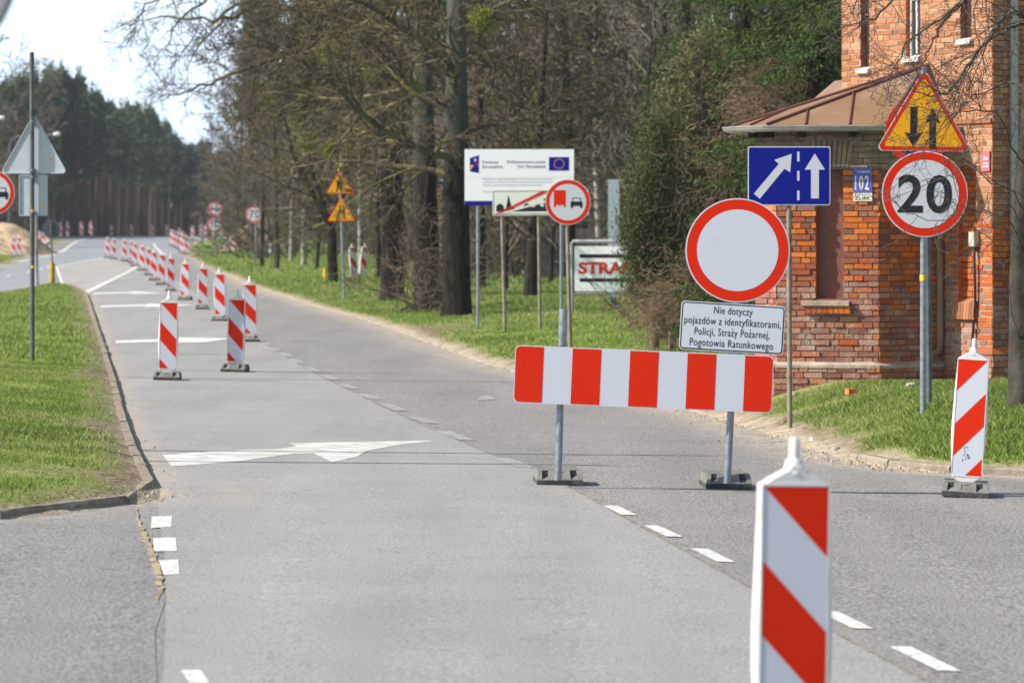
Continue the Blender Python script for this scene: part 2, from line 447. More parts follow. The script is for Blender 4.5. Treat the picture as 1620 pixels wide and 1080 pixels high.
rx = axis(-14, 12, .2, -70, 40, 1.12); ry = axis(26, 120, .25, 4, 480, 1.02)
road = link('road', grid_mesh('road', rx, ry, road_z, M_old, edge_attr, lambda X, Y: edge_d(X, Y) < .5))
tag(road, kind='structure')

def strip_poly(mb_v, mb_f, poly, off, step=None):
    """y-monotone ground polygon laid on the road surface, off metres above it"""
    ys = sorted({round(p[1], 4) for p in poly}); y0, y1 = ys[0], ys[-1]
    st = step or max(.12 if len(poly) > 60 else .25, (y1 - y0) / 40); st = min(st, 3.0)
    k = y0
    while k < y1: ys.append(k); k += st
    ys = sorted(set(ys)); rows = []
    for y in ys:
        xs = []
        for i in range(len(poly)):
            (ax, ay), (bx, by) = poly[i], poly[(i + 1) % len(poly)]
            if abs(ay - by) < 1e-9:
                if abs(ay - y) < 1e-4: xs += [ax, bx]
            elif min(ay, by) - 1e-4 <= y <= max(ay, by) + 1e-4:
                xs.append(ax + (bx - ax) * (y - ay) / (by - ay))
        if len(xs) >= 1: rows.append((min(xs), max(xs), y))
    NX = 3 if (max(p[0] for p in poly) - min(p[0] for p in poly)) < 3 else 12
    b = len(mb_v)
    for a, c, y in rows:
        for i in range(NX + 1):
            x = a + (c - a) * i / NX; mb_v.append((x, y, rz(x, y) + off))
    for j in range(len(rows) - 1):
        for i in range(NX):
            q = b + j * (NX + 1) + i; mb_f.append((q, q + 1, q + NX + 2, q + NX + 1))
def sheet(name, polys, off, mat, kind='structure', cellattr=True):
    v, f = [], []
    for p in polys: strip_poly(v, f, p, off)
    v = np.array(v); me = np_mesh(name, v, f, mat, attrs=edge_attr(v[:, 0], v[:, 1]) if cellattr else None)
    return tag(link(name, me), kind=kind)
px = lambda *a: [rp_(*q) for q in a]
# pale resurfaced lane left of the seam
seam_px = [(1500, 1110), (1458, 1075), (1174, 923), (1002, 827), (845, 741), (800, 728), (740, 703), (690, 682), (640, 660), (590, 636), (540, 611), (500, 592), (470, 575), (430, 551), (395, 528), (360, 505), (330, 480), (300, 456), (270, 436), (252, 424), (240, 414)]
lane_px = seam_px + [(222, 421), (180, 441), (141, 466), (146, 482), (154, 506), (167, 545), (182, 590), (190, 615), (198, 650), (215, 700), (236, 742), (254, 777), (250, 800), (262, 900), (262, 1000), (255, 1110)]
_sm = [rp_(*q) for q in seam_px]; _o = []
_r = random.Random(8)
for _a, _b in zip(_sm, _sm[1:]):
    _n = max(2, int(math.dist(_a, _b) / .12)) if _a[1] < 70 else 2
    for _i in range(_n): _t = _i / _n; _o.append((_a[0] + (_b[0] - _a[0]) * _t + _r.uniform(-.012, .012), _a[1] + (_b[1] - _a[1]) * _t))
sheet('road_lane', [_o + px(*lane_px[len(seam_px):])], .004, M_new)
sheet('side_road', [[(-18, 8), (-2.2, 8), rp_(250, 1110)[0:2], rp_(245, 1000), rp_(262, 950), rp_(245, 880), rp_(225, 830), rp_(212, 795), (-18, 29.9)]], .003, M_side)
high_px = [(303, 384), (299, 397), (285, 402), (262, 404), (240, 412), (205, 410), (165, 408), (91, 421), (88, 440), (78, 448), (28, 459), (-60, 472), (-60, 436), (0, 430), (42, 413), (83, 404), (100, 397), (111, 388), (122, 381.5), (139, 377.5)]
hp = px(*high_px)
sheet('highway', [hp[:13] + hp[13:] + [(-40, 425), (-12, 425)]], .006, M_high)
sheet('painted_island', [px((92, 422), (165, 408.5), (218, 421), (141, 462), (118, 452), (98, 449))], .009, M_gore)

# ------------------------------------------------------------------ painted markings
def paint_material(name, wear, c=(.78, .78, .76), under=.22):
    m = material(name, c, rough=.6, color2=(under, under, under), vscale=22, ramp=wear, detail=9, dirt=((.42, .41, .39), 3.0, .45, .85))
    return m
M_paint = paint_material('road_paint', (.50, .66), (.66, .66, .64))
M_worn = paint_material('road_paint_worn', (.34, .52), (.42, .42, .41), .2)
M_bar = material('road_paint_grooved', (.68, .68, .66), rough=.6, color2=(.25, .25, .25), vscale=5, ramp=(.44, .60), stretch=(.8, 5, 1), detail=9, dirt=((.40, .39, .37), 2.5, .45, .8))
def ribbon(pts, wid):
    out = []; P2 = [Vector(p) for p in pts]; L_, R_ = [], []
    for i, p in enumerate(P2):
        t = (P2[min(i + 1, len(P2) - 1)] - P2[max(i - 1, 0)]).normalized(); n = Vector((-t.y, t.x))
        L_.append(p + n * wid / 2); R_.append(p - n * wid / 2)
    return [[tuple(L_[i]), tuple(L_[i + 1]), tuple(R_[i + 1]), tuple(R_[i])] for i in range(len(P2) - 1)]
c0 = Vector(rp_(1000, 817)); c1 = Vector(rp_(720, 690)); cd = (c1 - c0).normalized()
def centre(Y): return c0 + cd * ((Y - c0.y) / cd.y)
near_d = []; k = 8.95
ys_near = [(rp_(1400, a)[1], rp_(1400, b)[1]) for a, b in ((1060, 1023), (996, 970), (942, 921), (895, 875), (857, 840), (824, 810), (777, 767))]
for a, b in ys_near: near_d += [[tuple(centre(a) + Vector((-.06, 0))), tuple(centre(a) + Vector((.06, 0))), tuple(centre(b) + Vector((.06, 0))), tuple(centre(b) + Vector((-.06, 0)))]]
a, b = rp_(1400, 1165)[1], rp_(1400, 1110)[1]
near_d += [[tuple(centre(a) + Vector((-.06, 0))), tuple(centre(a) + Vector((.06, 0))), tuple(centre(b) + Vector((.06, 0))), tuple(centre(b) + Vector((-.06, 0)))]]
sheet('lane_marking', near_d, .0066, M_paint, cellattr=False)
far_d = []
for x0, y0, x1, y1 in ((786, 724, 832, 739), (698, 682, 743, 697), (648, 659, 686, 670), (606, 639, 638, 650), (570, 623, 597, 632), (540, 608, 562, 615), (512, 593, 531, 601), (487, 581, 503, 588), (462, 568, 478, 575), (445, 558, 458, 564), (430, 550, 440, 555), (415, 541, 425, 546)):
    p0, p1 = Vector(rp_(x0 + 2, y0)), Vector(rp_(x1 - 2, y1))
    far_d += [[(p1.x - .09, p1.y), (p1.x + .09, p1.y), (p0.x + .09, p0.y), (p0.x - .09, p0.y)]]
for x0, y0, x1, y1 in ((755, 626, 785, 634),):
    far_d += [px((x0, y1), (x1, y1 - 2), (x1 - 10, y0), (x0 + 6, y0))]
sheet('worn_lane_marking', far_d, .0066, M_worn, cellattr=False)
edge_d_px = [((239, 836), (271, 834), (272, 817), (240, 818)), ((244, 873), (280, 872), (278, 851), (242, 852)), ((259, 910), (284, 909), (282, 886), (250, 887)), ((300, 1082), (332, 1082), (318, 1061), (286, 1061))]
sheet('edge_marking', [px(*q) for q in edge_d_px], .0066, M_paint, cellattr=False)
arrow = [px((257, 720), (271, 738.5), (366, 731.6), (466, 718), (442, 710.5), (345, 714)), px((442, 710.5), (466, 718), (496, 717.5), (470, 705.7)),
         px((470, 705.7), (456, 701.5), (698, 697), (632, 704), (580, 714), (565, 723), (525, 731.8), (496, 717.5))]
sheet('arrow_marking', arrow, .0066, M_bar, cellattr=False)
bars = []
for (xa, ya, xb, yb, xc, yc, t) in ((183, 541, 283, 538, 370, 536, 5.5), (159, 485, 235, 483, 312, 483, 3.6), (148, 464.5, 211, 463, 262, 464, 2.8)):
    bars += [px((xa, ya + t / 2), (xb, yb + t / 2), (xb, yb - t / 3), (xa, ya - t / 3)), px((xb - 6, yb + t * .9), (xb + 40 * t / 5.5, yb + t * .8), (xc, yc), (xb - 2, yb - t * .7))]
for p0, p1, q0, q1 in (((140.5, 464), (135, 460.5), (217, 420.6), (220, 422)),):
    bars += [px(p0, p1, q0, q1)]
bars += ribbon(px((91, 421.5), (120, 416), (165, 408.5)), .2)
bars += [px((87.5, 422), (91, 421), (101, 449.5), (96, 449))]
bars += ribbon([rp_(*q) for q in ((30, 414.5), (55, 409), (83, 403.5), (100, 397), (111, 388.5), (122, 381.5), (139, 377.3))], .28)
bars += ribbon([rp_(*q) for q in ((243, 385), (247, 392), (254, 399), (262, 403.5))], .22)
for x, y in ((13, 436.5), (45, 430), (65, 425), (75, 422)): bars += [px((x - 3, y + 1), (x + 2, y + 1), (x + 4, y - .7), (x - 1, y - .7))]
sheet('highway_marking', bars, .0125, M_bar if False else M_paint, cellattr=False)
# seam crack filled with sand, and the sealed joint
M_seam = material('seam_sand', (.36, .29, .18), rough=1, color2=(.12, .11, .10), vscale=12, ramp=(.45, .6))
seam2 = [rp_(*q) for q in ((215, 803), (221, 830), (232, 860), (243, 885), (248, 905), (255, 930), (247, 958))]
rng = random.Random(3); sp = []
for i in range(len(seam2) - 1):
    for j in range(8):
        t = j / 8; a = Vector(seam2[i]).lerp(Vector(seam2[i + 1]), t); sp.append((a.x + rng.uniform(-.012, .012), a.y))
sp.sort(key=lambda q: q[1]); wds = []
for i, q in enumerate(sp):
    t = 1 - i / len(sp); wds.append((.006 + .024 * math.sin(math.pi * min(1, max(0, t * 1.15 - .1))) ** .7 * rng.uniform(.55, 1.1)))
cr = []
for i in range(len(sp) - 1):
    cr += [[(sp[i][0] - wds[i], sp[i][1]), (sp[i][0] + wds[i], sp[i][1]), (sp[i + 1][0] + wds[i + 1], sp[i + 1][1]), (sp[i + 1][0] - wds[i + 1], sp[i + 1][1])]]
sheet('seam', cr, .0078, M_seam, cellattr=False)
M_joint = material('joint', (.11, .11, .11), rough=.9, color2=(.26, .23, .18), vscale=14, ramp=(.4, .6))
sj = [rp_(*q) for q in seam_px[1:14]]
jr = []
for i in range(len(sj) - 1):
    a, b = Vector(sj[i]), Vector(sj[i + 1]); n = max(2, int((b - a).length / .4))
    for j in range(n):
        p, q = a.lerp(b, j / n), a.lerp(b, (j + 1) / n); o1 = rng.uniform(.006, .018)
        jr.append([(p.x - o1, p.y), (p.x + o1, p.y), (q.x + o1, q.y), (q.x - o1, q.y)])
sheet('joint', jr, .0054, M_joint, cellattr=False)

# ------------------------------------------------------------------ kerbs
M_kerb = material('kerb_concrete', (.27, .235, .19), rough=.95, color2=(.15, .12, .09), vscale=6, bump=.5, bscale=30, ramp=(.4, .7))
def kerb(name, pts, top, seed, wid=.13, gap=.02, length=1.0, inner=1):
    rng = random.Random(seed); mb = MB(); P2 = [Vector(p) for p in pts]; cum = [0]
    for a, b in zip(P2, P2[1:]): cum.append(cum[-1] + (b - a).length)
    def at(s):
        for i in range(len(P2) - 1):
            if s <= cum[i + 1]: return P2[i].lerp(P2[i + 1], (s - cum[i]) / (cum[i + 1] - cum[i]))
        return P2[-1]
    s = 0
    while s < cum[-1] - .1:
        L = length * rng.uniform(.9, 1.05); L = min(L, cum[-1] - s); a, b = at(s + gap / 2), at(s + L - gap / 2)
        t = (b - a).normalized(); n = Vector((-t.y, t.x)) * inner
        j = rng.uniform(-.006, .006); dz = rng.uniform(-.012, .008)
        prof = [(0, -.12), (0, top - .02), (.02, top), (wid, top), (wid, -.12)]
        vs = []
        K = 5
        for i in range(K + 1):
            q = a.lerp(b, i / K)
            for (u, z) in prof:
                e = q + n * (u + j + rng.uniform(-.004, .004)); vs.append((e.x, e.y, rz(e.x, e.y) + z + dz + rng.uniform(-.004, .004)))
        fs = [(i * 5 + k, i * 5 + k + 1, (i + 1) * 5 + k + 1, (i + 1) * 5 + k) for i in range(K) for k in range(4)]
        fs += [tuple(range(5)), tuple(range(K * 5 + 4, K * 5 - 1, -1))]
        mb.add(vs, fs, M_kerb); s += L
    o = mb.build(name); tag(o, kind='structure'); return o
kerb('kerb', [rp_(*p) for p in island_px[:15]], .065, 1, wid=.10, inner=1, length=2.2)
kerb('kerb', [(9, 34.0), (7, 34.6)] + [rp_(*p) for p in right_edge_px[:4]], .075, 2, inner=-1)
# ------------------------------------------------------------------ sign materials
M_red = material('sign_red', (.60, .022, .003), rough=.65, spec=.10, dirt=((.33, .03, .015), 5, .62, .9))
M_white = material('sign_white', (.52, .55, .62), rough=.6, spec=.2, dirt=((.36, .36, .36), 4, .62, .95))
M_yellow = material('sign_yellow', (.72, .34, .006), rough=.5, spec=.2)
M_blue = material('sign_blue', (.002, .008, .22), rough=.5, spec=.15)
M_black = material('sign_black', (.012, .012, .016), rough=.5)
M_cream = material('sign_cream', (.70, .72, .68), rough=.5, dirt=((.4, .4, .35), 5, .55, .9))
M_greyplate = material('sign_back_grey', (.50, .55, .62), rough=.5, spec=.3, color2=(.43, .48, .55), vscale=2)
M_zinc = material('galvanised_steel', (.27, .30, .34), rough=.42, metal=.55, color2=(.19, .21, .235), vscale=18, ramp=(.4, .62))
M_zinc_dark = material('weathered_steel', (.12, .13, .145), rough=.5, metal=.3, color2=(.07, .075, .08), vscale=8)
M_brownpole = material('brown_grey_pole', (.24, .21, .17), rough=.6, color2=(.15, .13, .10), vscale=6)
M_plastic = material('white_plastic', (.60, .60, .61), rough=.38, spec=.45, dirt=((.38, .35, .30), 7, .56, .82))
M_rubber = material('recycled_rubber', (.04, .04, .042), rough=.85, color2=(.10, .10, .095), vscale=9, bump=.4, bscale=60, ramp=(.42, .7))
M_rubber_top = material('dusty_rubber', (.20, .20, .19), rough=.95, color2=(.11, .11, .108), vscale=12, bump=.5, bscale=70, ramp=(.35, .75))
M_tape = material('yellow_tape', (.75, .50, .02), rough=.5)
M_boardwhite = material('board_white', (.80, .82, .87), rough=.5, spec=.2)
M_grime = material('black_scuffs', (.07, .07, .075), rough=.8)
M_text = material('sign_lettering', (.03, .03, .035), rough=.5)
M_greytext = material('grey_lettering', (.10, .12, .20), rough=.5)

# ------------------------------------------------------------------ guide boards
def stripes(F, w, z0, z1, d, mb, mirror=False, red=None, white=None):
    H = z1 - z0
    mb.flat(F, rect(-w / 2, z0, w / 2, z1), d, white or M_white)
    sl = .27 * w / .25
    for a, b in ((-.285, .0), (.285, .567), (.85, 1.135)):
        a, b = z1 - a * H, z1 - b * H
        poly = [(-w / 2, a), (w / 2, a - sl), (w / 2, b - sl), (-w / 2, b)]
        if mirror: poly = [(-x, y) for x, y in poly][::-1]
        poly = clip_rect(poly, -w / 2, z0, w / 2, z1)
        if len(poly) > 2:
            ar = sum(poly[i][0] * poly[(i + 1) % len(poly)][1] - poly[(i + 1) % len(poly)][0] * poly[i][1] for i in range(len(poly)))
            if ar < 0: poly = poly[::-1]
            mb.flat(F, poly, d + .0012, red or M_red)

def foot_mesh(mb, c=(0, 0, 0), w=.40, dp=.66, hh=.115, rot=0.0):
    """recycled rubber base: dark slab, dusty bevelled top with two grip hollows at each end"""
    co, si = math.cos(rot), math.sin(rot)
    T = lambda x, y, z: (c[0] + x * co - y * si, c[1] + x * si + y * co, c[2] + z)
    x, y, s = w / 2, dp / 2, .045
    ring = lambda a, b, z: [T(-a, -b, z), T(a, -b, z), T(a, b, z), T(-a, b, z)]
    v = ring(x, y, 0) + ring(x, y, s)
    mb.add(v, [(0, 3, 2, 1), (0, 1, 5, 4), (1, 2, 6, 5), (2, 3, 7, 6), (3, 0, 4, 7)], M_rubber)
    # sides of the upper body
    yt = y - .085
    for sx in (-1, 1):
        a = [T(sx * x, -y, s), T(sx * x, y, s), T(sx * (x - .012), yt, hh), T(sx * (x - .012), -yt, hh)]
        mb.add(a, [(0, 1, 2, 3)] if sx > 0 else [(3, 2, 1, 0)], M_rubber_top)
    mb.add([T(-x + .012, -yt, hh), T(x - .012, -yt, hh), T(x - .012, yt, hh), T(-x + .012, yt, hh)], [(0, 1, 2, 3)], M_rubber_top)
    for sy in (-1, 1):
        # sloping end face cut into columns: rim, hollow, rim, plate, rim, hollow, rim
        xs = [-x, -x * .80, -x * .50, -x * .26, x * .24, x * .46, x * .76, x]
        for i in range(7):
            a, b = xs[i], xs[i + 1]
            lo = lambda q: T(q, sy * y, s)
            hi = lambda q: T(q * (x - .012) / x, sy * yt, hh)
            f = [(0, 1, 2, 3)] if sy < 0 else [(3, 2, 1, 0)]
            if i in (1, 5):
                m0 = lambda q, z: T(q, sy * (yt - .004), z)
                mb.add([lo(a), lo(b), m0(b, s + .03), m0(a, s + .03)], f, M_rubber_top)
                mb.add([m0(a, s + .03), m0(b, s + .03), m0(b, hh), m0(a, hh)], f, M_rubber)
                mb.add([lo(a), m0(a, s + .03), m0(a, hh), hi(a)], [(0, 1, 2, 3)], M_rubber_top)
                mb.add([lo(b), m0(b, s + .03), m0(b, hh), hi(b)], [(0, 1, 2, 3)], M_rubber_top)
                mb.add([hi(a), hi(b), m0(b, hh), m0(a, hh)], [], M_rubber_top)
            elif i == 3:
                q = lambda t, u: tuple(lo(a)[k] * (1 - t) * (1 - u) + lo(b)[k] * t * (1 - u) + hi(b)[k] * t * u + hi(a)[k] * (1 - t) * u for k in range(3))
                o = (0, 0, 0); nn = Vector(T(0, sy * -.006, -.004)) - Vector(T(0, 0, 0))
                outer = [q(0, 0), q(1, 0), q(1, 1), q(0, 1)]; inn = [q(.12, .25), q(.88, .25), q(.88, .85), q(.12, .85)]
                dn = [tuple(Vector(p) + nn) for p in inn]
                mb.add(outer + inn + dn, [(0, 1, 5, 4), (1, 2, 6, 5), (2, 3, 7, 6), (3, 0, 4, 7), (4, 5, 9, 8), (5, 6, 10, 9), (6, 7, 11, 10), (7, 4, 8, 11), (8, 9, 10, 11)], M_rubber_top)
            else:
                mb.add([lo(a), lo(b), hi(b), hi(a)], f, M_rubber_top)
    for sx in (-1, 1):      # lifting slots on the top
        for sy in (-1, 1):
            cx, cy = sx * x * .62, sy * yt * .80
            mb.add([T(cx - .055, cy - .012, hh + .002), T(cx + .055, cy - .012, hh + .002), T(cx + .055, cy + .012, hh + .002), T(cx - .055, cy + .012, hh + .002)], [(0, 1, 2, 3)], M_rubber)

def board_body(mb):
    prof = [(.10, .07), (.125, .15), (.15, .45), (.152, .62), (.142, .95), (.133, 1.175), (.095, 1.20), (.034, 1.232), (.03, 1.25)]
    prof = [(.055, .10)] + prof[1:]
    loop = [(hw, z) for hw, z in prof] + [(-hw, z) for hw, z in prof[::-1]]
    n = len(loop); vs = []
    def inset(p, k):
        x, z = p; sx = max(.0, (abs(x) - k)) * (1 if x > 0 else -1)
        return (sx, min(max(z, .10 + k * .4), 1.25 - k * .3))
    for (y, k) in ((-.040, .013), (-.030, 0), (.030, 0), (.040, .013)):
        for p in loop: a = inset(p, k); vs.append((a[0], y, a[1]))
    fs = [tuple(range(n)), tuple(range(4 * n - 1, 3 * n - 1, -1))]
    for r in range(3):
        for i in range(n): j = (i + 1) % n; fs.append((r * n + j, r * n + i, (r + 1) * n + i, (r + 1) * n + j))
    fs[0] = tuple(range(n)); mb.add(vs, fs, M_plastic)
    # raised rim round the sheet
    for sx in (-1, 1): mb.box((sx * .1305, 0, .68), (.007, .090, .98), M_plastic)
    mb.box((0, 0, 1.174), (.262, .090, .010), M_plastic); mb.box((0, 0, .163), (.24, .088, .010), M_plastic)
    # neck collar and grip
    mb.tube([(0, 0, 1.215), (0, 0, 1.235), (0, 0, 1.262), (0, 0, 1.268), (0, 0, 1.275)], [.045, .040, .034, .030, .021], M_plastic, 14)
    mb.tube([(0, 0, 1.27), (0, 0, 1.345), (0, 0, 1.352)], [.021, .0205, .015], M_plastic, 14)

def scuff(s):
    rng = random.Random(5); FF = Frame((0, 0, 0))
    for i in range(22):
        cx, cy = rng.gauss(-.02, .018), rng.gauss(.34, .033); a = rng.uniform(.0015, .005)
        if abs(cx) < .11 and cy > .2: s.flat(FF, [(cx - a, cy - a * 2), (cx + a, cy - a), (cx + a * .6, cy + a * 2.5), (cx - a * .8, cy + a)], .0455, M_grime)
def make_guide_board(mirror=False, dark=False):
    r = empty('guide_board', (0, 0, 0))
    f = MB(); foot_mesh(f); f.build('foot', r)
    b = MB(); board_body(b); b.build('panel', r)
    s = MB(); F = Frame((0, 0, 0)); stripes(F, .25, .168, 1.168, .0425, s, mirror)
    s2 = Frame((0, 0, 0), yaw=180); stripes(s2, .25, .168, 1.168, .0425, s, mirror)
    if mirror: scuff(s)
    s.build('reflective_sheet', r)
    c = MB()
    c.box((-.045, 0, .125), (.02, .05, .07), M_plastic); c.box((.045, 0, .125), (.02, .05, .07), M_plastic)
    c.tube([(-.07, -.03, .15), (0, -.03, .118), (.07, -.03, .15)], .006, M_zinc, 6)
    c.build('clip', r)
    return r
def copy_tree(o, parent=None):
    c = o.copy(); col.objects.link(c); c.parent = parent
    for ch in list(o.children): copy_tree(ch, c)
    return c
proto = make_guide_board(); proto_m = make_guide_board(True)
used = {}
def put_board(p, label, group, rz_=0.0, tilt=0.0, mirror=False, size=1.0, lean=0.0):
    src = proto_m if mirror else proto
    if src.name not in used: used[src.name] = 1; o = src
    else: o = copy_tree(src)
    o.location = p; o.rotation_euler = (R(lean), R(tilt), R(rz_)); o.scale = (size,) * 3
    tag(o, label, 'guide board', group); return o
def bpt(x, y, dy=.33):                      # base centre from the pixel of its front lower edge
    v = RD(x, y); X = v.x * (v.y + dy) / v.y; return Vector((X, v.y + dy, rz(X, v.y + dy) + .008))
# nearest one, cut by the lower edge of the frame
Yn = 15.2; Xn = (1248.5 - 810) / FPX * Yn
put_board(Vector((Xn, Yn, rz(Xn, Yn) + .008)), 'large blurred red and white guide board closest to the viewer, cut off at its base', 'red and white guide boards on the road', 8, .9, size=1.035)
v = bpt(1527, 787, .3)
o = put_board(v, 'leaning guide board with black scuffs standing by the kerb before the brick house', 'red and white guide boards on the road', -7, 3.4, True, size=1.01)
row = [(265, 602, 1.2, 2), (372, 589, 1.6, -3), (396, 541, -.6, 4), (349, 508, -1.6, -2), (320.5, 489.5, .6, 3), (293, 475, 0, -4), (270, 461, 0, 6), (255, 451, 1.2, 2),
       (243.5, 444, -.5, 0), (235, 435.5, .5, 3), (224.5, 428, 0, -3), (213, 421.5, .6, 0), (208.5, 416.5, 0, 5), (197, 413, .2, 0), (180, 410.3, 0, 2), (170, 408, 0, -2)]
ords = ['first', 'second', 'third', 'fourth', 'fifth', 'sixth', 'seventh', 'eighth', 'ninth', 'tenth', 'eleventh', 'twelfth', 'thirteenth', 'fourteenth', 'fifteenth', 'sixteenth']
special = {0: 'guide board by the left grass verge, front left end of the diagonal row', 1: 'guide board in the row overlapping the one right behind it',
           2: 'rightmost board of the diagonal row, partly hidden by the board before it', 6: 'guide board in the row with a darker frame and black top spike'}
for i, (x, y, t, rz_) in enumerate(row):
    put_board(bpt(x, y), special.get(i, ords[i] + ' red and white guide board counting back along the diagonal row'), 'row of guide boards along the painted arrows', rz_, t)
for i, (x, y) in enumerate(((272, 388.6), (277, 391.8), (282.5, 395.5), (288, 400), (294.5, 402.5), (283.5, 386.5), (289, 392))):
    put_board(bpt(x, y), ords[i] + ' board from the left in the small cluster beside the far grass corner', 'clustered guide boards by the far corner', 8 * (i % 3 - 1), 0)
for i, (x, y) in enumerate(((176, 376.2), (208, 376.2), (240.7, 376.2), (264, 376.2), (304.4, 379), (318, 377.5), (325, 377), (338, 377), (349.7, 376.6))):
    q = bpt(x, max(y, 376.0)) if y > 377 else Vector(((x - 810) / FPX * 408, 408, rz((x - 810) / FPX * 408, 408)))
    put_board(q, ords[i] + ' tiny guide board from the left along the far crest before the forest', 'guide boards on the far crest', 0, 0, size=1.0 if y > 377 else 1.05)
for i, (x, y, yy) in enumerate(((21.5, 405.7, 0), (30, 405, 0), (46.5, 399.5, 0), (62, 392.5, 0), (70, 388, 0), (75, 385, 0), (96, 377, 0), (107, 375.5, 0), (128.5, 374.8, 0), (143.7, 374.8, 0))):
    g = G(x, y + .6) if y > 380 else None
    if g is None:
        Y = 352 + i * 3; X = (x - 810) / FPX * Y; g = Vector((X, Y, max(gz(X, Y), CAM_H - (y - HOR) / FPX * Y)))
    put_board(g + Vector((0, 0, .0)), ords[i] + ' guide board from the left lining the outer edge of the highway bend', 'guide boards along the highway bend', [0, 0, 0, 0, -12, -15, 0, 0, 0, 0][i], 0, mirror=i == 3, size=1.18 if i > 5 else 1.0)
for i, (x, y) in enumerate(((560, 438.5), (573, 438.5))):
    g = G(x, y); put_board(g, ['left', 'right'][i] + ' one of two leaning guide boards on the grass between the tree trunks', 'two guide boards left on the grass', 20, [-4, 5][i], size=1.0)

# ------------------------------------------------------------------ closed-road barrier
YB = 33.3; SB = FPX / YB; TB = 2.4
def U(x, y, Y=YB): return P(x, y, Y)
Fb = Frame(U(1018, 599.5), tilt=TB)
base = Vector((U(1018, 760).x, YB, rz(U(1018, 760).x, YB)))
bar = empty('road_barrier', base, 'wide striped barrier with round red-ringed sign and text panel on two steel poles', 'barrier')
pl = MB(); W, H = 2.245, .497
op = rounded(rect(-W / 2, -H / 2, W / 2, H / 2), .045)
pl.plate(Fb, op, -.018, 0, M_white, M_greyplate, M_white)
ip = rounded(rect(-W / 2 + .008, -H / 2 + .008, W / 2 - .008, H / 2 - .008), .04)
for i in range(9):
    a, b = -W / 2 + W * i / 9, -W / 2 + W * (i + 1) / 9
    q = clip_rect(ip, a, -1, b, 1)
    if i % 2 == 0: pl.flat(Fb, q, .0015, M_red)
pl.build('striped_board', bar)
for (xb, yb, xt, yt) in ((883, 752, 891, 489), (1151, 757, 1173, 330)):
    z0 = U(xb, yb + 8, YB + .05); t = MB()
    t.tube([z0 + Vector((0, 0.05, 0)), U(xt, yt, YB) + Vector((0, .055, 0))], .031, M_zinc, 14)
    if yt > 400:
        t.tube([U(891.5, 489, YB) + Vector((0, .055, -.0)), U(889.8, 546, YB) + Vector((0, .055, 0))], .036, M_zinc, 8)
    t.build('pole', bar)
    for dy in ((560, 622) if yt > 400 else (560, 622, 345, 440)):
        k = MB(); c = U(xb + (xt - xb) * (yb - dy) / (yb - yt), dy, YB); k.box((c.x, YB + .05, c.z), (.09, .085, .03), M_zinc); k.build('clamp', bar)
for (x0, x1, yf) in ((849, 922, 768), (1114, 1187, 773.5)):
    xc = (x0 + x1) / 2 - 3; q = RD(xc, yf); f = MB(); Yc = q.y + .33
    foot_mesh(f, ((xc - 810) / FPX * Yc, Yc, rz((xc - 810) / FPX * Yc, Yc) + .006), w=.405, dp=.66, hh=.125, rot=R(3)); f.build('foot', bar)
Fc = Frame(U(1167, 396, YB - .0), tilt=TB); rs = MB()
rs.plate(Fc, circle(0, 0, 82.5 / SB, 72), -.016, 0, M_white, M_greyplate, M_white)
rs.flat(Fc, circle(0, 0, 80.5 / SB, 72), .0015, M_red); rs.flat(Fc, circle(0, 0, 64.5 / SB, 72), .003, M_white)
rs.build('round_sign', bar)
Ft = Frame(U(1158.5, 518.5), tilt=3.4); tp = MB(); W2, H2 = 165 / SB, 77 / SB
tp.plate(Ft, rounded(rect(-W2 / 2, -H2 / 2, W2 / 2, H2 / 2), .035), -.016, 0, M_white, M_greyplate, M_white)
tp.flat(Ft, rounded(rect(-W2 / 2 + .008, -H2 / 2 + .008, W2 / 2 - .008, H2 / 2 - .008), .03), .0015, M_black)
tp.flat(Ft, rounded(rect(-W2 / 2 + .018, -H2 / 2 + .018, W2 / 2 - .018, H2 / 2 - .018), .022), .003, M_white)
for i, (s_, wd) in enumerate((('Nie dotyczy', 61), ('pojazdów z identyfikatorami,', 153), ('Policji, Straży Pożarnej,', 119), ('Pogotowia Ratunkowego', 132))):
    vs, _ = text_mesh(s_.replace('ż', 'z'), 'LEFT', .004, 1.08); ww = max(v[0] for v in vs) - min(v[0] for v in vs)
    sz = 16.8 / SB; sx_ = wd / SB / (ww * sz); yy = (26 - i * 17.3) / SB
    plain = s_.replace('ż', 'z'); pv, pf = text_mesh(plain, 'LEFT', .004, 1.08); pl_, pr_ = min(v[0] for v in pv), max(v[0] for v in pv); x0_ = -(pr_ - pl_) / 2 * sz * sx_ - pl_ * sz * sx_
    tp.add([Ft.p(x0_ + a_ * sz * sx_, yy + b_ * sz, .0045) for a_, b_ in pv], pf, M_text)
    ztop = max(v[1] for v in text_mesh('z', 'LEFT', .004, 1.08)[0])
    for q_, ch in enumerate(s_):
        if ch == 'ż':
            r1 = max(v[0] for v in text_mesh(plain[:q_ + 1], 'LEFT', .004, 1.08)[0]); zz_ = text_mesh('z', 'LEFT', .004, 1.08)[0]; wz = max(v[0] for v in zz_) - min(v[0] for v in zz_)
            tp.flat(Ft, circle(x0_ + (r1 - wz / 2) * sz * sx_, yy + .40 * sz, .062 * sz, 12), .0045, M_text)
tp.build('text_panel', bar)

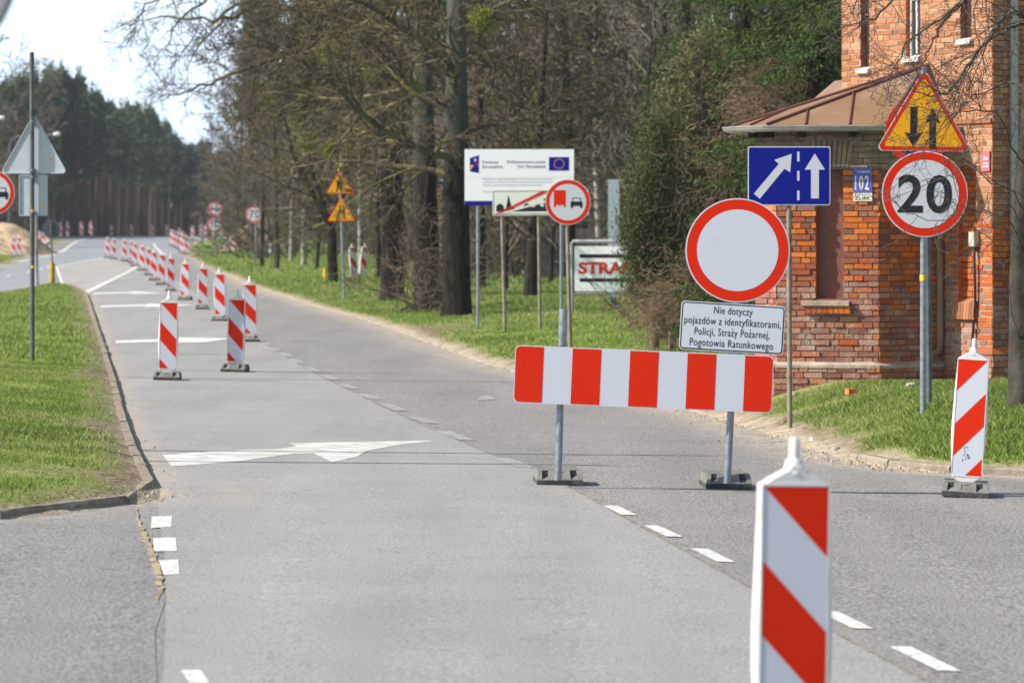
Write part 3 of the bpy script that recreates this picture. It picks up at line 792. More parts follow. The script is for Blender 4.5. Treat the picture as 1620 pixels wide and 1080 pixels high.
# ------------------------------------------------------------------ traffic signs
def pole(mb, x, ybase, ytop, Y, r, m, xt=None, back=.04, z0=None):
    X = (x - 810) / FPX * Y; zb = gz(X, Y + back) - .12 if z0 is None else z0
    Xt = ((xt if xt is not None else x) - 810) / FPX * Y
    mb.tube([(X, Y + back, zb), (Xt, Y + back, CAM_H - (ytop - HOR) / FPX * Y)], r, m, 12)
def sign_root(name, x, Y, label, cat, group=None):
    X = (x - 810) / FPX * Y; return empty(name, (X, Y, gz(X, Y)), label, cat, group)
def ring_sign(mb, F, r, rim=.012, ring=.19):
    mb.plate(F, circle(0, 0, r), -.014, 0, M_white, M_greyplate, M_greyplate)
    mb.flat(F, circle(0, 0, r - rim), .002, M_red); mb.flat(F, circle(0, 0, r * (1 - ring)), .004, M_white)
def tri(F, mb, s, hh, inner=M_yellow, border=M_red, rim=True, kk=.84):
    p = [(-s / 2, -hh / 3), (s / 2, -hh / 3), (0, hh * 2 / 3)]
    mb.plate(F, rounded(p, .045), -.014, 0, M_white if rim else border, M_greyplate, M_white)
    k = lambda a: [(x * a, y * a) for x, y in p]
    mb.flat(F, rounded(k(.975), .042), .002, border); mb.flat(F, rounded(k(kk), .026), .004, inner)
def clampset(root, X, Y, zs, w=.10):
    for z in zs: c = MB(); c.box((X, Y + .035, z), (w, .07, .03), M_zinc); c.build('clamp', root)
def zat(y, Y): return CAM_H - (y - HOR) / FPX * Y
def xat(x, Y): return (x - 810) / FPX * Y

# 20 limit under the two-way warning triangle
Y = 42.0; S = FPX / Y
r = sign_root('traffic_sign', 1461, Y, 'yellow two-way traffic triangle above round 20 speed limit on one steel pole', 'road sign')
m = MB(); pole(m, 1461, 640, 106, Y, .035, M_zinc, 1462); m.build('pole', r)
m = MB(); m.tube([(xat(1461, Y), Y + .04, zat(444, Y)), (xat(1461, Y), Y + .04, zat(435, Y))], .037, M_tape, 12); m.build('tape_band', r)
m = MB(); F = Frame(P(1461.5, 195.5, Y), tilt=.6); tri(F, m, 152 / S, 131 / S)
def arrow_up(F, cx, cy, hgt, wd, sh, hl, d, flip=1):
    p = [(cx - sh / 2, cy - hgt / 2 * flip), (cx + sh / 2, cy - hgt / 2 * flip), (cx + sh / 2, cy + (hgt / 2 - hl) * flip), (cx + wd / 2, cy + (hgt / 2 - hl * 1.1) * flip),
         (cx, cy + hgt / 2 * flip), (cx - wd / 2, cy + (hgt / 2 - hl * 1.1) * flip), (cx - sh / 2, cy + (hgt / 2 - hl) * flip)]
    return p if flip > 0 else p[::-1]
m.flat(F, arrow_up(F, -.113, -.04, .44, .20, .075, .15, .006, -1), .006, M_black)
m.flat(F, arrow_up(F, .096, -.05, .44, .17, .075, .15, .006, 1), .006, M_black); m.build('triangle_plate', r)
m = MB(); F = Frame(P(1463, 307, Y), tilt=.6); ring_sign(m, F, 68 / S, ring=.205)
def spans(mb, F, s_, cx, cy, wd, hg, d, mat, bold=.03, sp=1.0):
    vs, fs = text_mesh(s_, 'LEFT', bold, sp); a, b = min(v[0] for v in vs), max(v[0] for v in vs); c, e = min(v[1] for v in vs), max(v[1] for v in vs)
    mb.add([F.p(cx - wd / 2 + (v[0] - a) / (b - a) * wd, cy - hg / 2 + (v[1] - c) / (e - c) * hg, d) for v in vs], fs, mat)
spans(m, F, '20', 0, 0, 86 / S, 61 / S, .006, M_black, .022, 1.08); m.build('round_plate', r)
clampset(r, xat(1461, Y), Y, [zat(y, Y) for y in (150, 220, 262, 350)])

Y = 43.0; S = FPX / Y
r = sign_root('traffic_sign', 1474, Y, 'round blue and red sign mostly hidden behind the 20 limit sign', 'road sign')
m = MB(); pole(m, 1471, 640, 150, Y, .031, M_zinc_dark, 1466); m.build('pole', r)
m = MB(); F = Frame(P(1453, 207, Y)); m.plate(F, circle(0, 0, 53 / S), -.014, 0, M_red, M_greyplate, M_greyplate); m.flat(F, circle(0, 0, 42 / S), .003, M_blue); m.build('round_plate', r)

# blue lane-merge sign
Y = 45.0; S = FPX / Y
r = sign_root('traffic_sign', 1250, Y, 'blue rectangular lane merge sign with two white arrows before the brick house', 'road sign')
m = MB(); pole(m, 1250, 632, 236, Y, .030, M_brownpole, 1248); m.build('pole', r)
m = MB(); F = Frame(P(1248.3, 278.3, Y), tilt=0); W, H = 130.5 / S, 93 / S
m.plate(F, rounded(rect(-W / 2, -H / 2, W / 2, H / 2), .025), -.014, 0, M_white, M_greyplate, M_greyplate)
m.flat(F, rounded(rect(-W / 2 + .012, -H / 2 + .012, W / 2 - .012, H / 2 - .012), .02), .002, M_blue)
c = lambda x, y: ((x - 1248.3) / S, (278.3 - y) / S)
m.flat(F, [c(x, y) for x, y in ((1192.6, 306.5), (1202, 314.5), (1241, 267), (1250, 272.5), (1252.5, 243.5), (1225, 253), (1232, 259.5))], .004, M_white)
m.flat(F, [c(x, y) for x, y in ((1283, 314), (1295.5, 314), (1295.5, 268.5), (1305, 268.5), (1289, 243), (1273, 268.5), (1283, 268.5))], .004, M_white)
for y0, y1 in ((240, 255.5), (270.5, 286), (301.5, 317)): m.flat(F, [c(1261, y1), c(1264.8, y1), c(1264.8, y0), c(1261, y0)], .004, M_white)
m.build('plate', r); clampset(r, xat(1249, Y), Y, [zat(y, Y) for y in (250, 310)])

# no overtaking for lorries
def car_front(mb, F, cx, cy, w, mat, white, d):
    k = w / 10
    q = lambda pts: [(cx + x * k, cy + y * k) for x, y in pts]
    mb.flat(F, q([(-4, .8), (4, .8), (3.3, 4.2), (-3.3, 4.2)]), d, mat); mb.flat(F, q([(-3.1, 1.1), (3.1, 1.1), (2.7, 3.5), (-2.7, 3.5)]), d + .002, white)
    mb.flat(F, q([(-5, -2.6), (5, -2.6), (5, .2), (4.2, .9), (-4.2, .9), (-5, .2)]), d + .001, mat)
    for s in (-1, 1): mb.flat(F, q(rect(min(s * 3, s * 4.7), -4.3, max(s * 3, s * 4.7), -2.5)), d + .001, mat)
def truck_front(mb, F, cx, cy, w, h, mat, d):
    p = [(-.5, -.5), (-.33, -.5), (-.33, -.37), (-.15, -.37), (0, -.42), (.15, -.37), (.33, -.37), (.33, -.5), (.5, -.5), (.5, .44), (.44, .5), (-.44, .5), (-.5, .44)]
    mb.flat(F, [(cx + x * w, cy + y * h) for x, y in p], d, mat)
Y = 67.5; S = FPX / Y
r = sign_root('traffic_sign', 902, Y, 'round no overtaking sign with red lorry and black car on brownish pole', 'road sign')
m = MB(); pole(m, 903, 560, 287, Y, .036, M_brownpole, 896); m.build('pole', r)
m = MB(); F = Frame(P(898.5, 319.8, Y)); ring_sign(m, F, 36 / S, ring=.2)
truck_front(m, F, -13 / S, 5.5 / S, 19 / S, 27 / S, M_red, .006); car_front(m, F, 13.5 / S, -1 / S, 19 / S, M_black, M_white, .006); m.build('round_plate', r)

# end of built-up area
Y = 84; S = FPX / Y
r = sign_root('town_end_sign', 825, Y, 'cream town-end sign with black skyline and red diagonal bar on two poles', 'road sign')
for a, b in ((799, 794), (854.5, 852)): m = MB(); pole(m, a, 512, 335, Y, .036, M_brownpole, b); m.build('pole', r)
F = Frame(P(855, 320.5, Y), tilt=-.5); W, H = 152 / S, 40 / S; m = MB()
m.plate(F, rounded(rect(-W / 2, -H / 2, W / 2, H / 2), .03), -.016, 0, M_cream, M_greyplate, M_cream)
m.flat(F, rounded(rect(-W / 2 + .02, -H / 2 + .02, W / 2 - .02, H / 2 - .02), .02), .0015, M_black)
m.flat(F, rounded(rect(-W / 2 + .034, -H / 2 + .034, W / 2 - .034, H / 2 - .034), .016), .003, M_cream)
sk = [(785, 334.5), (785, 325), (791, 321), (797, 325), (797, 330), (800, 330), (804.5, 308), (809, 326), (815, 330), (826, 328), (832, 321.5), (837, 323), (842, 328), (846, 327), (851, 319.5), (856, 327),
      (860, 327), (860, 314), (868, 314), (872, 322), (880, 322), (884, 313), (892, 313), (898, 324), (908, 320), (918, 327), (924, 334.5)]
m.flat(F, [((x - 855) / S, (320.5 - y) / S) for x, y in sk][::-1], .0045, M_black)
bp_ = [((x - 855) / S, (320.5 - y) / S) for x, y in ((781, 339), (789, 339.6), (929, 303), (922, 301.5))]
m.flat(F, [(x * 1, y) for x, y in bp_], .008, M_cream)
bp2 = [((x - 855) / S, (320.5 - y) / S) for x, y in ((781, 339.5), (787, 339.5), (867, 303.5), (858, 301.8))]
m.flat(F, bp2, .0095, M_red); m.build('plate', r)

# project information board
Y = 88; S = FPX / Y
r = sign_root('information_board', 822, Y, 'white project information board with blue logos and blue bottom stripe on two poles', 'information board')
for a in (756, 888): m = MB(); pole(m, a, 511, 240, Y, .036, M_zinc); m.build('pole', r)
F = Frame(P(821.5, 280.5, Y)); W, H = 173 / S, 88.5 / S; m = MB()
c = lambda x, y: (((x - 44) / 8.526 + 735.2 - 821.5) / S, (280.5 - ((y - 58) / 8.526 + 236.8)) / S)      # reading coordinates of an enlarged view
m.plate(F, rect(-W / 2, -H / 2, W / 2, H / 2), -.02, 0, M_boardwhite, M_greyplate, M_boardwhite)
m.flat(F, [c(44, 812), c(1518, 808), c(1518, 745), c(44, 750)], .0015, M_blue)
m.flat(F, [c(50, 439), c(1518, 431), c(1518, 428), c(50, 436)], .0015, M_greyplate)
m.flat(F, [c(112, 352), c(236, 376), c(236, 132), c(112, 172)], .003, M_blue)
star = lambda x, y, ra, a0=0: [c(x + (ra if k % 2 == 0 else ra * .45) * math.sin(a0 + k * math.pi / 5), y - (ra if k % 2 == 0 else ra * .45) * math.cos(a0 + k * math.pi / 5)) for k in range(10)][::-1]
m.flat(F, star(186, 198, 30, .3), .0045, M_white); m.flat(F, star(214, 255, 30, -.2), .0045, M_red)
m.flat(F, [c(112, 345), c(118, 262), c(150, 262), c(166, 275), c(140, 310)], .0045, M_yellow)
m.flat(F, [c(1180, 342), c(1452, 342), c(1452, 158), c(1180, 158)], .003, M_blue)
for k in range(12): m.flat(F, star(1317 + 66 * math.sin(k * math.pi / 6), 250 - 64 * math.cos(k * math.pi / 6), 13), .0045, M_yellow)
def line(s_, x0, x1, yc, h_, mat=M_greytext, b=.012):
    a = c(x0, yc); e = c(x1, yc); spans(m, F, s_, (a[0] + e[0]) / 2, a[1], e[0] - a[0], h_ / 8.526 / S, .0045, mat, b)
line('Fundusze', 282, 500, 225, 36); line('Europejskie', 282, 558, 293, 48)
line('Dofinansowane przez', 614, 1132, 227, 48); line('Unię Europejską', 750, 1132, 289, 50)
line('Rozbudowa drogi wojewódzkiej nr 527 na odcinku od ul. Sielskiej', 290, 1222, 458, 26, b=.0)
line('na odcinku ul. Olsztyna do Węzła Olsztyn Południe za pośrednictwem', 290, 1230, 496, 26, b=.0)
line('Węzeł i na granicy miasta Olsztyna do Węzła Olsztyn Południe', 290, 1096, 538, 26, b=.0)
line('Beneficjent:', 290, 430, 625, 24, b=.0)
m.build('board', r)

# fuel-station style board half hidden by the shrub
Y = 95; S = FPX / Y
r = sign_root('advertising_board', 960, Y, 'white board reading STRA in red between black bars, half hidden by shrub', 'advertising board')
M_fr = material('painted_frame', (.30, .32, .35), rough=.5)
m = MB(); z0 = gz(xat(905, Y), Y) - .1
m.tube([(xat(905, Y), Y, z0), (xat(904, Y), Y, zat(386, Y)), (xat(907, Y), Y, zat(382, Y)), (xat(1040, Y), Y, zat(381, Y)), (xat(1043, Y), Y, zat(386, Y)), (xat(1043, Y), Y, z0)], .045, M_fr, 8)
m.tube([(xat(905, Y), Y, zat(464, Y)), (xat(1043, Y), Y, zat(463, Y))], .03, M_fr, 8); m.build('frame', r)
m = MB(); F = Frame(P(972, 425, Y - .03)); m.plate(F, rect(-63 / S, -35.5 / S, 66 / S, 35.5 / S), -.02, 0, M_boardwhite, M_greyplate, M_boardwhite)
q = lambda x, y: ((x - 972) / S, (425 - y) / S)
for y0, y1 in ((402, 408), (440, 446)): m.flat(F, [q(917, y1), q(1027, y1), q(1027, y0), q(917, y0)], .0015, M_black)
M_redtext = material('red_lettering', (.62, .04, .02), rough=.5)
spans(m, F, 'STRAF', (952.5 + 4 - 972 + 0) / S, (425 - 424) / S, 83 / S, 19.5 / S, .002, M_redtext, .045, 1.0)
m.build('panel', r)
Y = 99; M_totem = material('totem_white', (.85, .87, .9), rough=.5)
r = sign_root('white_totem', 971, Y, 'tall narrow white sign pillar rising above the STRA board', 'sign pillar')
m = MB(); m.box((xat(971, Y), Y, (zat(284, Y) + zat(470, Y)) / 2), (18 / FPX * Y, .15, zat(284, Y) - zat(470, Y)), M_totem); m.build('panel', r)
m = MB(); m.tube([(xat(971, Y), Y, gz(xat(971, Y), Y) - .1), (xat(971, Y), Y, zat(470, Y))], .08, M_zinc_dark, 8); m.build('pole', r)

# roadworks + lane narrows
Y = 121; S = FPX / Y
r = sign_root('traffic_sign', 545, Y, 'two stacked yellow warning triangles with yellow flasher on top beside forked tree', 'road sign')
m = MB(); pole(m, 545, 461, 268, Y, .045, M_zinc, 537); m.build('pole', r)
m = MB(); F = Frame(P(540, 337, Y), tilt=-.5); tri(F, m, 47 / S, 41 / S, rim=False, kk=.88)
m.flat(F, [(x / S, y / S) for x, y in ((-6.5, -10), (-3.5, -10), (-3.3, -1), (-.2, 4), (-.2, 12), (-2.6, 12), (-2.6, 5), (-6.2, -1))], .006, M_black)
m.flat(F, [(x / S, y / S) for x, y in ((3.2, -10), (6, -10), (5, 12), (2.8, 12))], .006, M_black); m.build('triangle_plate', r)
m = MB(); F = Frame(P(538, 293, Y), tilt=-.5); tri(F, m, 47 / S, 42 / S, rim=False, kk=.88)
for pts in ([(-7, -11), (-5, -11), (-2, -3), (2, -11), (4, -11), (1.5, 0), (4, 7), (1, 9), (-4, 7), (-6, 0), (-4, -1), (-3, 2)], [(9, -11), (20, -11), (15, -5), (11, -6), (8, -3)], [(-16, -11), (-11, -11), (-13.5, -9)]):
    m.flat(F, [(x / S, y / S) for x, y in pts], .006, M_black)
m.flat(F, [(.0 / S + x / S, 11 / S + y / S) for x, y in circle(0, 0, 2.6, 12)], .006, M_black); m.build('triangle_plate', r)
m = MB(); m.tube([(xat(536, Y), Y, zat(271, Y)), (xat(536, Y), Y, zat(262, Y))], .05, M_yellow, 10)
M_lens = material('yellow_lens', (.75, .72, .02), rough=.3)
m.tube([(xat(536.5, Y), Y - .06, zat(260, Y)), (xat(536.5, Y), Y + .06, zat(260, Y))], .11, M_lens, 14)
m.box((xat(536.5, Y), Y, zat(256, Y)), (.14, .1, .05), M_lens); m.build('flasher', r)

# far speed limits
Y = 217; S = FPX / Y
r = sign_root('traffic_sign', 405, Y, 'round 70 speed limit sign beside a thin dark trunk', 'road sign')
m = MB(); pole(m, 405.5, 420, 318, Y, .05, M_zinc, 404); m.build('pole', r)
m = MB(); F = Frame(P(402, 339, Y)); ring_sign(m, F, 13.5 / S); spans(m, F, '70', 1 / S, 0, 17 / S, 13 / S, .006, M_black, .008, 1.15); m.build('round_plate', r)
Y = 249; S = FPX / Y
r = sign_root('traffic_sign', 340, Y, 'no overtaking sign stacked above round 50 speed limit near far grass corner', 'road sign')
m = MB(); pole(m, 340.5, 405, 320, Y, .05, M_zinc); m.build('pole', r)
m = MB(); F = Frame(P(340, 331.5, Y)); ring_sign(m, F, 12 / S); 
for a, mm in ((-4.2, M_red), (4.2, M_black)): m.flat(F, [(x / S, y / S) for x, y in rect(a - 3, -1.8, a + 3, 1.5)], .006, mm)
m.build('round_plate', r)
m = MB(); F = Frame(P(340, 354.5, Y)); ring_sign(m, F, 12 / S); spans(m, F, '50', 0, 0, 15 / S, 11 / S, .006, M_black, .008, 1.15); m.build('round_plate', r)

# left: give-way sign seen from behind
Y = 62.0; S = FPX / Y
r = sign_root('traffic_sign', 52, Y, 'grey backs of a triangular and a rectangular sign on tall dark pole, left', 'road sign')
m = MB(); pole(m, 52, 578, 83, Y, .036, M_zinc_dark, 51, back=-.05)
m.build('pole', r)
m = MB(); X = xat(52, Y)
m.tube([(X, Y - .05, zat(424.5, Y)), (X, Y - .05, zat(419.5, Y))], .038, M_tape, 12); m.tube([(X, Y - .05, zat(334, Y)), (X, Y - .05, zat(331.5, Y))], .038, M_tape, 12); m.build('tape_band', r)
F = Frame(P(53.5, 238, Y), tilt=0); Fk = Frame(P(53.5, 238, Y), yaw=0)
m = MB(); p = rounded([(-.545, -.375), (.545, -.375), (0, .60)], .05); m.plate(F, p, -.03, -.012, M_greyplate, M_white, M_greyplate)
k_ = [(x * .955, y * .955 + .0) for x, y in p]
for i in range(len(p)):
    j = (i + 1) % len(p); m.add([F.p(*p[i], -.012), F.p(*p[j], -.012), F.p(*p[j], .006), F.p(*p[i], .006), F.p(*k_[i], .006), F.p(*k_[j], .006), F.p(*k_[j], -.012), F.p(*k_[i], -.012)], [(0, 1, 2, 3), (3, 2, 5, 4), (4, 5, 6, 7)], M_greyplate)
m.flat(F, circle(27 / S, -14 / S, 2.6 / S, 14), -.0105, M_tape)
spans(m, F, 'B15', 32 / S, -23 / S, 9.5 / S, 5 / S, -.0105, M_white, .02); m.build('triangle_plate', r)
m = MB(); F = Frame(P(52.5, 309, Y)); p = rounded(rect(-22.5 / S, -32.5 / S, 22.5 / S, 32.5 / S), .03); m.plate(F, p, -.03, -.012, M_greyplate, M_white, M_greyplate)
k_ = [(x * .95, y * .965) for x, y in p]
for i in range(len(p)):
    j = (i + 1) % len(p); m.add([F.p(*p[i], -.012), F.p(*p[j], -.012), F.p(*p[j], .006), F.p(*p[i], .006), F.p(*k_[i], .006), F.p(*k_[j], .006)], [(0, 1, 2, 3), (3, 2, 5, 4)], M_greyplate)
m.flat(F, circle(14.5 / S, -16 / S, 2.8 / S, 14), -.0105, M_tape); m.build('rectangular_plate', r)
for z in (192, 269, 280, 336):
    c_ = MB(); c_.tube([(X, Y - .05, zat(z + 1.2, Y)), (X, Y - .05, zat(z - 1.2, Y))], .041, M_zinc, 12); c_.box((X, Y - .012, zat(z, Y)), (.13, .03, .03), M_zinc); c_.build('clamp', r)

Y = 70; S = FPX / Y
r = sign_root('traffic_sign', -12, Y, 'round red-ringed no overtaking sign cut by the left edge of the frame', 'road sign')
m = MB(); pole(m, -16, 560, 270, Y, .036, M_zinc); m.build('pole', r)
m = MB(); F = Frame(P(-12, 305, Y)); ring_sign(m, F, 35.5 / S, ring=.2); car_front(m, F, 14 / S, -1 / S, 22 / S, M_black, M_white, .006); car_front(m, F, -12 / S, -1 / S, 20 / S, M_red, M_white, .006); m.build('round_plate', r)

Y = 145; S = FPX / Y
g = G(83, 448.5); Y = g.y; S = FPX / Y
r = sign_root('keep_left_sign', 83, Y, 'dark back of small round sign on pole with yellow sleeve at island tip', 'road sign')
m = MB(); pole(m, 83.5, 448, 350, Y, .036, M_zinc_dark, 81, back=-.03); m.build('pole', r)
M_sleeve = material('faded_yellow_sleeve', (.42, .27, .02), rough=.6, color2=(.22, .15, .03), vscale=4)
m = MB(); X = xat(82.5, Y); z0 = gz(X, Y); m.tube([(X, Y - .03, z0), (X, Y - .03, zat(419, Y)), (X, Y - .03, zat(413, Y))], [.12, .12, .05], M_sleeve, 14); m.build('sleeve', r)
m = MB(); F = Frame(P(81, 362, Y)); m.plate(F, circle(0, 0, 14.2 / S, 40), -.03, -.012, material('dark_sign_back', (.055, .065, .075), rough=.5), M_white); m.build('round_plate', r)
for z in (355, 371): c_ = MB(); c_.box((xat(81, Y), Y, zat(z, Y)), (13 / S, .03, .05), M_zinc_dark); c_.build('clamp', r)
Y = G(60, 452.5).y
m = MB(); pole(m, 60, 453, 395, Y, .035, M_zinc_dark, 57.5); o = m.build('post'); tag(o, 'thin leaning dark post behind the tall sign pole on the grass island', 'post')
Y = 190
m = MB(); m.tube([(xat(58, Y), Y, rz(xat(58, Y), Y) - .1), (xat(58, Y), Y, zat(338, Y))], .075, M_brownpole, 8); o = m.build('post', loc=(xat(58, Y), Y, rz(xat(58, Y), Y))); tag(o, 'pale upright post just right of the tall sign pole below its plates', 'post')

# street lamps beyond
M_lamp = material('lamp_housing', (.62, .64, .66), rough=.4)
def lamp(name, x, Y, pts, head, label):
    r = sign_root(name, x, Y, label, 'street lamp', 'street lamps by the highway')
    m = MB(); X = xat(x, Y); m.tube([(X, Y, gz(X, Y) - .2), (X, Y, zat(245, Y))], [.11, .07], M_zinc_dark, 8); m.build('pole', r)
    m = MB(); m.tube([(xat(a, Y), Y, zat(b, Y)) for a, b in pts], .045, M_zinc, 6); m.build('arm', r)
    m = MB(); a, b = head; m.tube([(xat(a - 6, Y), Y, zat(b + .5, Y)), (xat(a - 3, Y), Y, zat(b, Y)), (xat(a + 4, Y), Y, zat(b - .7, Y)), (xat(a + 6, Y), Y, zat(b - .7, Y))], [.06, .14, .16, .04], M_lamp, 8); m.build('lamp_head', r)
lamp('street_lamp', 14.5, 290, ((14.5, 245), (14.8, 232), (18, 222), (27, 216), (50, 214), (86, 213)), (90, 212.5), 'curved-arm street lamp whose grey head shows right of the triangular sign back')
lamp('street_lamp', -75, 270, ((-75, 245), (-72, 215), (-60, 196), (-30, 190), (-2, 188)), (2, 187), 'street lamp whose pale head just enters at the left edge')

# blurred round sign back, very close, top left corner
Y = 11.5; S = FPX / Y
X = xat(-175, Y)
r = empty('traffic_sign', (X, Y, rz(X, Y)), 'blurred grey edge of a round sign in the top left corner', 'road sign')
m = MB(); F = Frame(P(-196, -84, Y)); M_nb = material('near_sign_back', (.30, .29, .33), rough=.5)
m.plate(F, circle(0, 0, 232 / S, 64), -.02, 0, M_nb); m.plate(F, circle(0, 0, 224 / S, 64), 0, .006, M_nb); m.build('round_plate', r)
m = MB(); m.tube([(X, Y + .05, rz(X, Y)), (X, Y + .05, zat(-200, Y))], .03, M_zinc, 10); m.build('pole', r)
# unseen poles off the left edge, placed for the shadows they cast over the lane
for i, (xx, yy, hh) in enumerate(((-10.2, 36.2, 9.5), (-9.8, 34.3, 8.2), (-8.8, 58.5, 7.0))):
    m = MB(); z0 = gz(xx, yy); m.tube([(xx, yy, z0 - .1), (xx, yy, z0 + hh)], [.10, .06], M_zinc_dark, 8); o = m.build('unseen_pole', loc=(xx, yy, z0))
    tag(o, 'slim steel mast off the left edge that throws a thin shadow over the lane', 'mast', 'masts on the left verge')
# right verge shadow caster: mast near right of seam
# small things lying about
M_brick_l = material('loose_brick', (.62, .20, .05), rough=.9, color2=(.35, .12, .05), vscale=20)
g = G(1346, 626); m = MB(); m.box((g.x, g.y, g.z + .055), (.11, .10, .065), M_brick_l, .4); tag(m.build('brick', loc=g), 'orange loose brick lying on the grass in front of the bay', 'brick')
M_stone = material('pebble', (.34, .31, .27), rough=.95, color2=(.2, .18, .16), vscale=15)
def stone(x, y, s, label):
    g = G(x, y); rr = random.Random(int(x)); m = MB(); vs = []; fs = []
    for i in range(5):
        for j in range(8):
            t, p_ = math.pi * i / 4, 2 * math.pi * j / 8; k = s * rr.uniform(.85, 1.1)
            vs.append((g.x + k * math.sin(t) * math.cos(p_) * 1.3, g.y + k * math.sin(t) * math.sin(p_), g.z + k * .7 * math.cos(t) + s * .3))
    for i in range(4):
        for j in range(8): fs.append((i * 8 + j, i * 8 + (j + 1) % 8, (i + 1) * 8 + (j + 1) % 8, (i + 1) * 8 + j))
    m.add(vs, fs, M_stone, True); tag(m.build('stone', loc=g), label, 'stone')
stone(1323, 711, .035, 'pale stone lying at the foot of the right grass verge above kerb')
stone(1118, 650, .028, 'small pale stone on the sandy road edge right of the barrier board')
stone(1256, 627, .06, 'dark stone at the foot of the blue sign pole')
stone(1443, 613, .07, 'brown stone by the grass under the shaded bay wall')
M_litter = material('white_litter', (.6, .6, .58), rough=.7)
g = G(1283, 697); m = MB(); m.add([(g.x - .02, g.y, g.z), (g.x + .02, g.y - .02, g.z + .01), (g.x + .01, g.y, g.z + .05), (g.x - .02, g.y + .01, g.z + .035), (g.x + .035, g.y + .05, g.z + .02)], [(0, 1, 2, 3), (1, 4, 2)], M_litter); tag(m.build('litter', loc=g), 'scrap of white litter on the dirt below the grass tufts', 'litter')
M_stick = material('dead_stick', (.055, .045, .038), rough=.9)
g = G(632, 494); m = MB(); m.tube([(g.x, g.y, g.z + .04), (g.x + .35, g.y, g.z + .22), (g.x + .9, g.y + .1, g.z + .30), (g.x + 1.3, g.y + .3, g.z + .42)], [.03, .045, .04, .02], M_stick, 6); tag(m.build('fallen_branch', loc=g), 'dark bent branch lying on grass left of the thick trunk', 'branch')
g = G(1195, 682); m = MB(); m.tube([(g.x - .10, g.y, g.z + .015), (g.x, g.y, g.z + .035), (g.x + .13, g.y + .05, g.z + .06)], [.008, .012, .007], material('pale_stick', (.55, .48, .38), rough=.9), 6); tag(m.build('stick', loc=g), 'pale dry stick on the sandy verge beneath the barrier right end', 'stick')
g = G(1064, 554); m = MB(); M_stake = material('grey_wood', (.20, .17, .13), rough=.9, color2=(.10, .08, .06), vscale=9, stretch=(3, 3, .4))
m.box((g.x, g.y, g.z + .14), (10.5 / FPX * g.y, .10, .42), M_stake); m.box((g.x - .065, g.y - .04, g.z + .14), (.02, .06, .40), material('pale_edge', (.55, .53, .5), rough=.8)); tag(m.build('wooden_stake', loc=g), 'short grey wooden stake on grass left of the text panel', 'stake')
g = G(513.5, 441); m = MB(); m.tube([(g.x, g.y, g.z - .05), (g.x, g.y, g.z + .42)], .05, M_tape, 8); tag(m.build('marker_post', loc=g), 'short yellow marker post at the foot of the forked tree', 'marker post')
for i, (x, y, hh) in enumerate(((353.5, 382.5, .32), (427, 403.5, .45))):
    g = G(x, y); m = MB(); m.box((g.x, g.y, g.z + hh / 2 * 1.8), (.14, .1, hh * 1.8), M_white); tag(m.build('delineator_post', loc=g), ['white delineator post on the far grass right of the 50 sign', 'white delineator post between the thin trunks right of the 70 sign'][i], 'marker post')
# sand heap and rubble
def heap(name, cx, cy, rx_, ry_, hh, mat, label, cat, seed):
    xs = np.linspace(-1, 1, 40); X, Yy = np.meshgrid(xs, xs); r2 = np.sqrt(X ** 2 + Yy ** 2)
    WX, WY = cx + X * rx_, cy + Yy * ry_; Z = ground_z(WX, WY) - .3 + (hh + .3) * sm(1.05 - r2) * (.65 + .7 * vnoise(X * 10, Yy * 10, 3, seed))
    V = np.stack([WX - cx, WY - cy, Z], -1).reshape(-1, 3); i, j = np.meshgrid(np.arange(39), np.arange(39)); a = (j * 40 + i).ravel()
    o = link(name, np_mesh(name, V, np.stack([a, a + 1, a + 41, a + 40], -1), mat, smooth=True), loc=(cx, cy, 0)); tag(o, label, cat)
M_sand = material('sand_heap', (.55, .42, .26), rough=1, color2=(.26, .19, .13), vscale=1.4, ramp=(.4, .62), bump=.8, bscale=4)
Y = 262
heap('sand_heap', xat(-10, Y), Y, 5.5, 14, 1.75, M_sand, 'long heap of yellowish sand behind the guide boards at the left edge', 'sand heap', 1)
M_rub = material('rubble', (.26, .19, .14), rough=1, color2=(.38, .27, .2), vscale=1.6, bump=.8, bscale=3, ramp=(.42, .58))
Y = 262; heap('rubble_heap', xat(371, Y), Y, 1.6, 2.0, .95, M_rub, 'heap of reddish rubble and brush right of the 50 sign', 'rubble heap', 3)
Y = 275; heap('earth_mound', xat(420, Y), Y, 3.6, 5, 2.2, M_rub, 'brown earth mound rising under the brush behind the 70 sign', 'earth mound', 5)
# ------------------------------------------------------------------ brick house
M_bay = material('bay_bricks', (.6, .2, .05), rough=.92, spec=.15, island=[(.48, .10, .015), (.56, .145, .022), (.24, .085, .05), (.58, .18, .035), (.22, .125, .095), (.40, .085, .02), (.17, .08, .06), (.50, .12, .02)],
                 color2=(.22, .10, .07), vscale=7, ramp=(.55, .8), bump=.6, bscale=45)
M_bay_top = material('bay_bricks_sooty', (.3, .2, .14), rough=.95, spec=.1, island=[(.28, .20, .13), (.34, .26, .175), (.24, .165, .11), (.35, .235, .145)], color2=(.16, .12, .09), vscale=5, bump=.5, bscale=45)
M_bay_low = material('bay_bricks_worn', (.4, .2, .14), rough=.95, spec=.1, island=[(.27, .10, .065), (.32, .17, .13), (.18, .075, .055), (.36, .23, .18), (.40, .13, .06), (.22, .11, .09)],
                     color2=(.42, .33, .28), vscale=4, ramp=(.52, .75), bump=.7, bscale=40)
M_up = material('upper_bricks', (.62, .27, .12), rough=.92, spec=.15, island=[(.35, .15, .07), (.40, .19, .10), (.29, .11, .05), (.43, .24, .14), (.32, .14, .07), (.21, .09, .05)],
                color2=(.36, .18, .11), vscale=6, ramp=(.55, .8), bump=.5, bscale=45)
M_mort = material('mortar', (.06, .045, .038), rough=1, color2=(.17, .13, .105), vscale=4)
